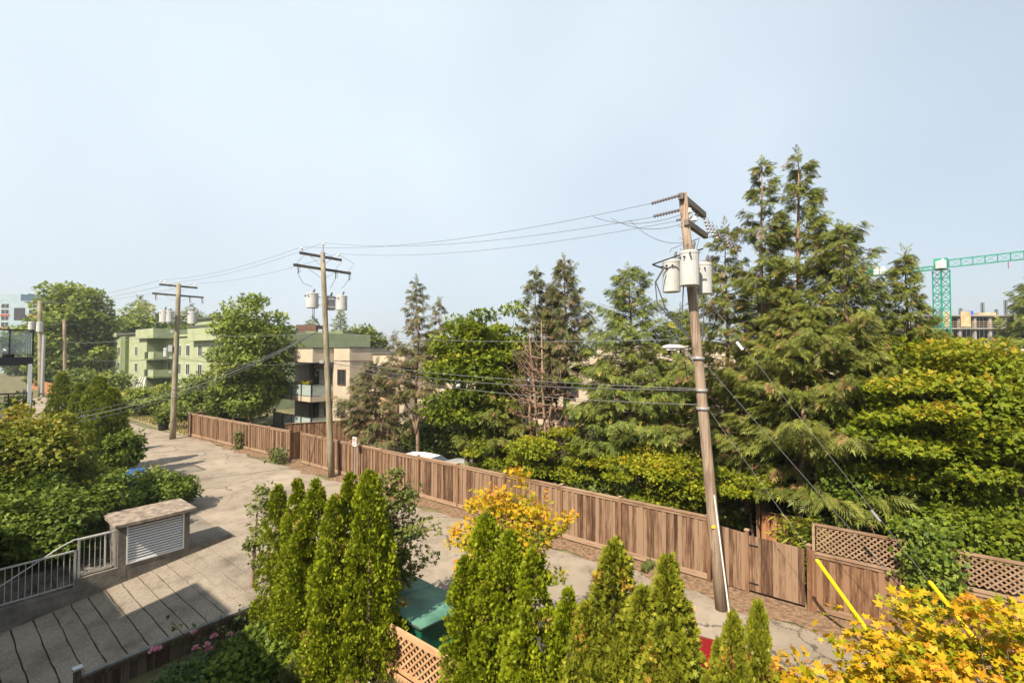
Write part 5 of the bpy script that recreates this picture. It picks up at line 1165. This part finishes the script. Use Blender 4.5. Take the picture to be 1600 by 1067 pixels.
# bare stems under the centre conifer
bs = thing('bare_tree', 'cluster of bare dead stems and twigs below the twin-topped conifer', 'tree', at_n(848, 16.9), 0)
rg_ = np.random.default_rng(9); mb = MB()
for k, (x, y0) in enumerate(((838, 520), (850, 500), (829, 560), (859, 575))):
    q = at_n(x, 16.9) - at_n(848, 16.9); zt = zy(y0, 20.2)
    mb.tube([q + Vector((0, 0, 0)), q + Vector((.10, .05, zt * .3)), q + Vector((-.06, 0, zt * .6)), q + Vector((.22 * (k - 1.5), .1, zt))], [.085, .075, .06, .015], 6)
    for j in range(20):
        z = rg_.uniform(2.0, zt * .92); a = rg_.uniform(0, 6.28); l_ = rg_.uniform(.6, 1.7); b = q + Vector((.05, 0, z)); d = Vector((math.cos(a), math.sin(a), 0))
        mb.tube([b, b + d * l_ * .5 + Vector((0, 0, .12)), b + d * l_ + Vector((0, 0, .95))], [.034, .022, .008], 4, False)
        for i in range(3): e = b + d * l_ * rg_.uniform(.4, .9) + Vector((0, 0, .25)); mb.tube([e, e + Vector(rg_.normal(size=3) * .3)], [.010, .005], 3, False)
mb.build('stems', M['bark_p'], bs, smooth=True)
# crooked bare trunk at the right
p = at_n(1240, 16.0); bt = thing('bare_tree', 'crooked reddish bare trunk with twigs under the tall conifers', 'tree', p, 0); mb = MB()
def pxp(x, y, n_): q = at_n(x, n_); return Vector((q.x - p.x, q.y - p.y, zy(y, q.y)))
mb.tube([Vector((0, 0, 0)), pxp(1247, 760, 16), pxp(1254, 690, 16), pxp(1253, 600, 16)], [.12, .10, .07, .03], 8)
mb.tube([pxp(1252, 712, 16), pxp(1290, 680, 16), pxp(1305, 640, 16), pxp(1320, 600, 16)], [.065, .055, .04, .02], 7)
mb.tube([pxp(1250, 745, 16), pxp(1285, 748, 15.8), pxp(1330, 735, 15.7)], [.05, .035, .012], 6)
mb.tube([pxp(1165, 800, 16.4) * 1, pxp(1168, 700, 16.4), pxp(1166, 620, 16.4)], [.10, .09, .05], 7)
for j in range(60):
    x = rg_.uniform(1215, 1350); y = rg_.uniform(620, 775); a = pxp(x, y, rg_.uniform(15.8, 17)); v = Vector(rg_.normal(size=3)) * rg_.uniform(.2, .55); v.z -= .1
    mb.tube([a, a + v * .5 + Vector((0, 0, -.05)), a + v], [.010, .007, .003], 3, False)
mb.build('trunk', M['bark_p'], bt, smooth=True)

# --- leafy trees beyond the fence
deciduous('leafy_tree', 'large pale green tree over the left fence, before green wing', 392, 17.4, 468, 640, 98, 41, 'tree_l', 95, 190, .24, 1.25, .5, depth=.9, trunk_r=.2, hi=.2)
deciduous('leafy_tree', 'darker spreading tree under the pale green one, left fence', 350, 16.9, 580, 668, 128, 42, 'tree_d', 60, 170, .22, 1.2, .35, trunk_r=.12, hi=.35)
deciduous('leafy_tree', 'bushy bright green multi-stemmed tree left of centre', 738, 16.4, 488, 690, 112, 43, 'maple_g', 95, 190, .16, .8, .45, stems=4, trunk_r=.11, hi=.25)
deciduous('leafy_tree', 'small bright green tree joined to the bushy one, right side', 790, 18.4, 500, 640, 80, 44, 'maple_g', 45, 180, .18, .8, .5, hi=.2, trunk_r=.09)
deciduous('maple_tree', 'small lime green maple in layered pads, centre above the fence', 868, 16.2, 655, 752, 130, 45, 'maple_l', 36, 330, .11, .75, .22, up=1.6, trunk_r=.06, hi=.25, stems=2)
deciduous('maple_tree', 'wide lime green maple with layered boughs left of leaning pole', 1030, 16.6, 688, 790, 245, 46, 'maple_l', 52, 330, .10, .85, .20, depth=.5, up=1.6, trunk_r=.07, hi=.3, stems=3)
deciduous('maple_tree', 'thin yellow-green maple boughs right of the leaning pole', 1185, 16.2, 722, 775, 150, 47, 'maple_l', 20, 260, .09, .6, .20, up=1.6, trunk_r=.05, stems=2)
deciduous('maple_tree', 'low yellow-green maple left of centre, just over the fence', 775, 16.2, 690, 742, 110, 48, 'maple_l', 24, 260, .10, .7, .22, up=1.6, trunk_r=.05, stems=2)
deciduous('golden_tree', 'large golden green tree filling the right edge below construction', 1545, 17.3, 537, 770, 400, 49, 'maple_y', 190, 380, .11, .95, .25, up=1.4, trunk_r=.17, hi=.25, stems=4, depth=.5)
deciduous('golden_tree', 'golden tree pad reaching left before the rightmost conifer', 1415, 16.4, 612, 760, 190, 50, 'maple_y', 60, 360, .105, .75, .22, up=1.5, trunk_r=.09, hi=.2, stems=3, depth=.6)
deciduous('leafy_shrub', 'dark glossy green shrub left of the golden tree, over lattice', 1360, 15.9, 680, 842, 125, 51, 'laurel', 48, 330, .095, .5, .8, depth=.55, trunk_r=.05, hi=.1, stems=3, bm='bark_d')
deciduous('leafy_shrub', 'broad green shrub behind the lattice at the right edge', 1535, 16.0, 765, 870, 230, 52, 'maple_g', 70, 330, .10, .55, .6, depth=.4, trunk_r=.05, stems=3, bm='bark_d')
deciduous('leafy_shrub', 'dark leafy undergrowth behind the wide lime maple', 1010, 17.8, 720, 830, 330, 53, 'tree_d', 70, 190, .14, .9, .6, depth=.35, trunk_r=.05, stems=3, bm='bark_d')
deciduous('leafy_shrub', 'dark leafy undergrowth below the conifers right of the pole', 1230, 18.5, 690, 840, 200, 54, 'tree_d', 50, 190, .14, .8, .6, depth=.4, trunk_r=.05, stems=3, bm='bark_d')
deciduous('leafy_shrub', 'dark shrub mass in deep shade below the golden tree', 1440, 18.2, 700, 860, 260, 55, 'tree_d', 60, 200, .13, .8, .6, depth=.4, trunk_r=.05, stems=3, bm='bark_d')
deciduous('leafy_shrub', 'dark shrub behind the parked cars under the bushy tree', 680, 20.2, 655, 745, 150, 56, 'tree_d', 45, 170, .16, .9, .6, trunk_r=.05, stems=3, bm='bark_d', depth=.4)
deciduous('leafy_shrub', 'dark shrub at the foot of the bare stems, centre', 840, 18.8, 665, 770, 130, 57, 'tree_d', 45, 170, .15, .85, .6, trunk_r=.05, stems=3, bm='bark_d', depth=.4)
# bamboo
rg_ = np.random.default_rng(61); n = 1500; h_ = rg_.uniform(.3, 2.0, n); pos = np.stack([rg_.normal(0, .42, n), rg_.normal(0, .3, n), h_], 1); d = np.stack([rg_.normal(0, 1, n), rg_.normal(0, 1, n), rg_.uniform(-.6, .7, n)], 1); mb = MB()
for k in range(24): a, b = rg_.normal(0, .35), rg_.normal(0, .25); mb.tube([(a, b, 0), (a * 1.3, b * 1.3, 2.0)], .008, 4, False)
plant('bamboo_clump', 'bright narrow-leaved bamboo clump just left of the lattice fence', 'bamboo', at_n(1262, 15.2), mb, [scatter(T_NARROW, pos, d, unit(rg_, n), rg_.uniform(.18, .36, n), rg_.random(n), rg_)], M['bamboo'], M['weed'], crown='leaves', stem='canes')
# vine spilling over the lattice fence
rg_ = np.random.default_rng(62); n = 2600; tt = rg_.normal(1.05, .30, n); zz = rg_.uniform(1.05, 2.75, n); tt += (zz - 1.6) * -.15; yy = -.06 - np.abs(rg_.normal(0, .16, n)) * (1 + (zz > 2.0) * 1.0) + (zz > 2.25) * .3
pos = np.stack([tt - 1.05, yy, zz], 1); keep = rg_.random(n) < np.clip(1.5 - np.abs(tt - 1.05) * 1.6, 0, 1); pos = pos[keep]; n = len(pos)
tb = MB().tube([(0, .12, 0), (.05, .1, 1.2), (-.1, -.05, 2.3)], [.03, .025, .01], 6)
plant('climbing_vine', 'leafy green vine spilling over the lattice fence', 'vine', L(1.05, FN, 0), tb, [scatter(T_PAIR, pos, rg_.normal(size=(n, 3)) + np.array([0, -.3, -.5]), rg_.normal(size=(n, 3)) * .6 + np.array([0, -1, .6]), rg_.uniform(.06, .12, n), rg_.random(n), rg_)], M['laurel'], M['bark_d'], None, RZL, 'leaves', 'stem')

# --- foreground golden maple (right), golden maple behind cedars, lilacs
def near_maple(label, p, c, rr, ncl, nl, leaf, seed, lm='maple_o', cr=.32, T=T_MAPLE, hi=.15, name='maple_tree', stems=2, zb=-.28, tr=.05):
    tb, parts = broadleaf(seed, c[2] + rr[2], rr[0], rr[1], c[2] - zb, rr[2], ncl, nl, leaf, cr, .55, T=T, up=1.0, stems=stems, trunk_r=tr, hi=hi, shell=.35)
    return plant(name, label, 'tree' if 'tree' in name else 'shrub', Vector((p[0], p[1], zb)), tb, parts, M[lm], M['bark_p'])
near_maple('golden yellow maple close by, filling the lower right corner', (4.55, 4.45), (0, 0, 2.95), (1.25, .9, 1.1), 185, 62, .074, 71, hi=.12)
near_maple('small golden orange maple bough left of the close maple, bottom edge', (3.15, 4.75), (0, 0, 2.75), (.62, .5, .62), 34, 50, .076, 72, hi=.3)
p = at_n(795, 6.75); near_maple('thin golden orange maple behind the dense cedars, by the lane', (p.x, p.y), (0, 0, 3.25), (1.08, .9, .95), 95, 58, .068, 73, cr=.28, hi=.3)
p = at_n(596, 6.35); near_maple('loose olive lilac shrub behind the tallest left cedar', (p.x, p.y), (0, 0, 2.45), (.85, .75, 1.4), 60, 90, .085, 74, 'lilac', .34, T_PAIR, .2, 'lilac_shrub', 3)
p = at_n(412, 6.2); near_maple('loose olive lilac shrub left of the cedar group, by ramp', (p.x, p.y), (0, 0, 1.7), (.3, .3, 1.3), 20, 60, .085, 75, 'lilac', .28, T_PAIR, .2, 'lilac_shrub', 2)

# --- shrubs left of the ramp
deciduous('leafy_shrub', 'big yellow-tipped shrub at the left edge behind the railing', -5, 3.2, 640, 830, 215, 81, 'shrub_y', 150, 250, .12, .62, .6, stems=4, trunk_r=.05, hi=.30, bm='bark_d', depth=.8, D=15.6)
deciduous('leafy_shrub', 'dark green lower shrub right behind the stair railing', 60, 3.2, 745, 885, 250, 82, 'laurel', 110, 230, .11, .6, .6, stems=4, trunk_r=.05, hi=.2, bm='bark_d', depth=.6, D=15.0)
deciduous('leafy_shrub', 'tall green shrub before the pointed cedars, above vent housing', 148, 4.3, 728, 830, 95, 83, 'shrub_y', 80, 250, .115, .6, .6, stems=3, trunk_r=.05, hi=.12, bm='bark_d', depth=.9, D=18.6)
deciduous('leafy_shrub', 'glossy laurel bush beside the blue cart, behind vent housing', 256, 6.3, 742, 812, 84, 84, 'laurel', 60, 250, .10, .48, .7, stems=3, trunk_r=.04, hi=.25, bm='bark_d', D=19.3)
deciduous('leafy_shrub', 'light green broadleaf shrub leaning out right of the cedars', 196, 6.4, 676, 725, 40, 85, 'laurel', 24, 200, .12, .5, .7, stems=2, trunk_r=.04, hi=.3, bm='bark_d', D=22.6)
deciduous('leafy_shrub', 'dark green shrub between the left shrub and the laurel', 130, 4.3, 755, 850, 140, 86, 'laurel', 70, 230, .11, .55, .6, stems=3, trunk_r=.04, hi=.1, bm='bark_d', D=17.0)
# --- weeds at the fence foot
for lab, x, n_, w_, h_, s in (('tall pale weed clump against the left fence', 376, 13.6, .35, 1.15, 1), ('low spreading weed clump by the fence gap', 437, 13.4, .8, .75, 2), ('small weed at the fence foot near middle pole', 640, 13.7, .25, .3, 3), ('small weed at the fence foot behind the hedge', 1010, 13.8, .1, .15, 4)):
    rg_ = np.random.default_rng(100 + s); n = int(700 * w_ + 120); pos = np.stack([rg_.normal(0, w_ * .5, n), rg_.normal(0, .18, n), rg_.random(n) ** 1.4 * h_], 1)
    plant('weed_clump', lab, 'weeds', at_n(x, n_), None, [scatter(T_FAN, pos, rg_.normal(size=(n, 3)) * .6 + np.array([0, 0, .9]), unit(rg_, n), rg_.uniform(.08, .18, n), rg_.uniform(.3, 1, n), rg_)], M['weed'], None, 'weeds along the fence', RZL, 'leaves')
# --- rose on the ramp fence
rb = L(RT1 + .18, 4.3, -1.0); rs = thing('rose_bush', 'climbing rose with pink blooms on the dark ramp fence', 'rose', rb, RZL + R(90)); rg_ = np.random.default_rng(77); mb = MB()
pos = []; 
for k in range(15):
    x = rg_.uniform(-1.0, 1.2); zt = rg_.uniform(.6, 1.75); y = -.1 - rg_.random() * .35
    mb.tube([(x * .15, -.1, 0), (x * .5, y, zt * .6), (x, y, zt)], [.012, .009, .005], 4, False)
    m_ = 26; f = rg_.uniform(.35, 1, m_); pos.append(np.stack([x * f + rg_.normal(0, .09, m_), y + rg_.normal(0, .09, m_), zt * f + rg_.normal(0, .07, m_)], 1))
pos = np.concatenate(pos); n = len(pos); mb.build('canes', M['weed'], rs)
ob('leaves', quads('rose_leaves', [scatter(T_PAIR, pos, unit(rg_, n), unit(rg_, n) + np.array([0, 0, .8]), rg_.uniform(.06, .11, n), rg_.random(n), rg_)], M['rose_l']), rs)
for k, (x, z) in enumerate(((-1.10, 1.38), (-1.20, 1.40), (-.45, 1.42), (-.42, 1.06), (-.20, 1.02), (-.05, 1.14), (.28, 1.02), (-.16, .90))):
    n = 26; a = unit(rg_, n); a[:, 2] = np.abs(a[:, 2]); ob('bloom', quads('rose_bloom', [scatter(T_LEAF, a * .018, a + np.array([0, 0, .35]), unit(rg_, n), np.full(n, .085), rg_.random(n), rg_)], M['petal']), rs, (x, -.42, z))
# --- garden plants at the bottom edge
deciduous('leafy_shrub', 'dark broadleaf ground shrub at the foot of the ramp fence', 400, 4.6, 1010, 1090, 120, 91, 'laurel', 34, 170, .085, .32, .6, stems=3, trunk_r=.02, D=9.3)
deciduous('leafy_shrub', 'mid green leafy plant at the bottom edge, left of cedars', 335, 4.0, 1035, 1110, 110, 92, 'rose_l', 30, 150, .08, .3, .6, stems=3, trunk_r=.02, D=9.0)
p = at_d(468, 8.6); rg_ = np.random.default_rng(93)
plant('conical_shrub', 'small bluish dwarf spruce cone at the bottom edge', 'shrub', Vector((p.x, p.y, -.28)), MB().tube([(0, 0, 0), (0, 0, .8)], .03, 5), column_cedar(93, 1.25, .5, 5000, .05, 0, .2), M['weed'], M['bark'])
deciduous('leafy_shrub', 'yellow-leaved little shrub beside the dwarf spruce cone', 487, 4.6, 1018, 1075, 60, 94, 'maple_l', 16, 120, .06, .22, .6, stems=2, trunk_r=.015, D=8.9)

# --- far trees
deciduous('maple_tree', 'big broad maple behind the thin pale pole, far left', 118, 20, 444, 600, 85, 101, 'tree_l', 100, 170, .55, 2.6, .5, trunk_r=.35, hi=.2, D=82)
deciduous('maple_tree', 'lower dark tree between the big maple and green apartments', 136, 20, 500, 600, 32, 102, 'tree_d', 60, 150, .55, 2.4, .5, trunk_r=.3, hi=.2, D=96)
far = [(212, 480, 90, 'tree_l', 'rounded tree rising behind the left green roof'), (250, 492, 80, 'tree_d', 'dark tree behind the green apartments, left of pole'), (310, 488, 70, 'tree_d', 'dark tree top right of the far pole transformers'), (345, 490, 60, 'tree_l', 'pale tree top above the green stair tower'), (195, 496, 70, 'tree_l', 'low tree top beside the olive roof corner'), (40, 520, 60, 'tree_d', 'dark tree seen past the upper black balcony')]
for k, (x, y, w_, lm, lab) in enumerate(far): deciduous('background_tree', lab, x, 20, y, 600, w_, 110 + k, lm, 42, 120, .7, 2.8, .55, group='trees behind the green apartments', trunk_r=.3, hi=.2, D=112 + 4 * k)
def farcon(label, x, ytop, D, Rr, seed, nb=110, lm='spruce', ns=26):
    p = at_d(x, D); h = zy(ytop, D); tb, parts = conifer(seed, h, [(0, 0, h, 0)], h * .25, Rr, nb, ns, Rr * .22, droop=.3, rise=.25, taper=.75, trunk_r=.25)
    return plant('spruce_tree', label, 'tree', p, tb, parts, M[lm], M['bark'], 'far conifers on the skyline')
farcon('pointed dark spruce right of the middle pole', 532, 484, 70, 3.0, 121); farcon('broad dark pine left of the middle pole', 488, 496, 72, 3.6, 122, 90)
farcon('dark conifer top behind the green apartments', 218, 467, 130, 8, 123, 90); farcon('dark conifer top right behind the far pole', 297, 478, 135, 7, 124, 90)
farcon('dark layered cedar cut by the right photo edge', 1628, 425, 52, 5.0, 125, 130, 'spruce', 44); farcon('dark conifer lower right, before the construction slabs', 1590, 500, 60, 3.2, 126, 110)
deciduous('background_tree', 'round green tree right of the pointed spruce', 566, 20, 517, 570, 52, 127, 'tree_d', 40, 110, .5, 2.0, .6, D=78, trunk_r=.2, hi=.2)
deciduous('background_tree', 'low green tree left of the construction slabs', 1452, 20, 518, 560, 34, 128, 'tree_d', 40, 110, .5, 2.0, .6, D=80, trunk_r=.2, hi=.2)
deciduous('leafy_shrub', 'green hedge bush beyond the far pole beside lane', 235, 15.3, 606, 664, 75, 129, 'tree_l', 50, 150, .22, .95, .6, D=49, trunk_r=.08, hi=.2, stems=3)
deciduous('leafy_shrub', 'yellowish shrub behind the far pole', 292, 16, 622, 668, 50, 130, 'tree_l', 30, 150, .20, .8, .6, D=45, trunk_r=.08, hi=.3, stems=2)
deciduous('leafy_shrub', 'low dark shrub behind the small orange plank fence', 150, 16.5, 580, 625, 90, 131, 'tree_d', 40, 130, .35, 1.5, .6, D=66, trunk_r=.08, hi=.2, stems=2)
# far wood as one mass
rg_ = np.random.default_rng(140); P_, N_, S_, R_ = [], [], [], []
for k in range(150):
    D = rg_.uniform(170, 700); x = rg_.uniform(-1.25, 1.25) * D; h_ = rg_.uniform(8.5, 12.5) if abs(x / D + .25) < .25 else rg_.uniform(8, 14); r_ = rg_.uniform(4, 7); m_ = 130
    g = unit(rg_, m_) * (rg_.random((m_, 1)) ** .4); P_.append(g * np.array([r_, r_, h_ * .5]) + np.array([x, D, h_ * .5])); N_.append(g + np.array([0, 0, .6]) + rg_.normal(size=(m_, 3)) * .4); S_.append(np.full(m_, r_ * .32)); R_.append(rg_.random(m_))
P_ = np.concatenate(P_); m_ = len(P_)
o = ob('distant_wood', quads('distant_wood', [scatter(T_PAIR, P_, rg_.normal(size=(m_, 3)), np.concatenate(N_), np.concatenate(S_), np.concatenate(R_), rg_)], M['tree_d'])); o['kind'] = 'stuff'; o['label'] = 'far-off belt of trees along the horizon'
# orange plank fences far left
for lab, x0, x1, n_, y0 in (('orange-stained plank fence behind the farthest pole', 49, 92, 12.9, 596), ('short orange slat fence by the lane behind the cedars', 178, 212, 15.9, 614)):
    a, b = at_n(x0, n_), at_n(x1, n_); d = b - a; o = thing('plank_fence', lab, 'fence', a, math.atan2(d.y, d.x)); k = max(8, int(d.length / .6)); h_ = zy(y0, (a.y + b.y) / 2)
    bmx = MB().box((0, 0, .5), (d.length / k * .94, .03, 1)).mesh('board', M['redwood'])
    for i in range(k): ob('board', bmx, o, (d.length * (i + .5) / k, 0, 0), 0, (1, 1, h_))
    MB().box((d.length / 2, 0, h_), (d.length, .12, .06)).build('cap_rail', M['redwood'], o)

# ================================================================== HAZE
hz = MB().box((0, 1500, 64), (7800, 4200, 135)).build('haze', None); hz['kind'] = 'stuff'; hz['label'] = 'thin smoky haze in the air'
hz.data.materials.clear()
m = bpy.data.materials.new('haze_air'); m.use_nodes = True; t = m.node_tree; t.nodes.clear()
o_ = t.nodes.new('ShaderNodeOutputMaterial'); v = t.nodes.new('ShaderNodeVolumePrincipled'); v.inputs['Color'].default_value = (.80, .87, .93, 1); v.inputs['Density'].default_value = .00045; v.inputs['Anisotropy'].default_value = .2
t.links.new(v.outputs[0], o_.inputs['Volume']); hz.data.materials.append(m)
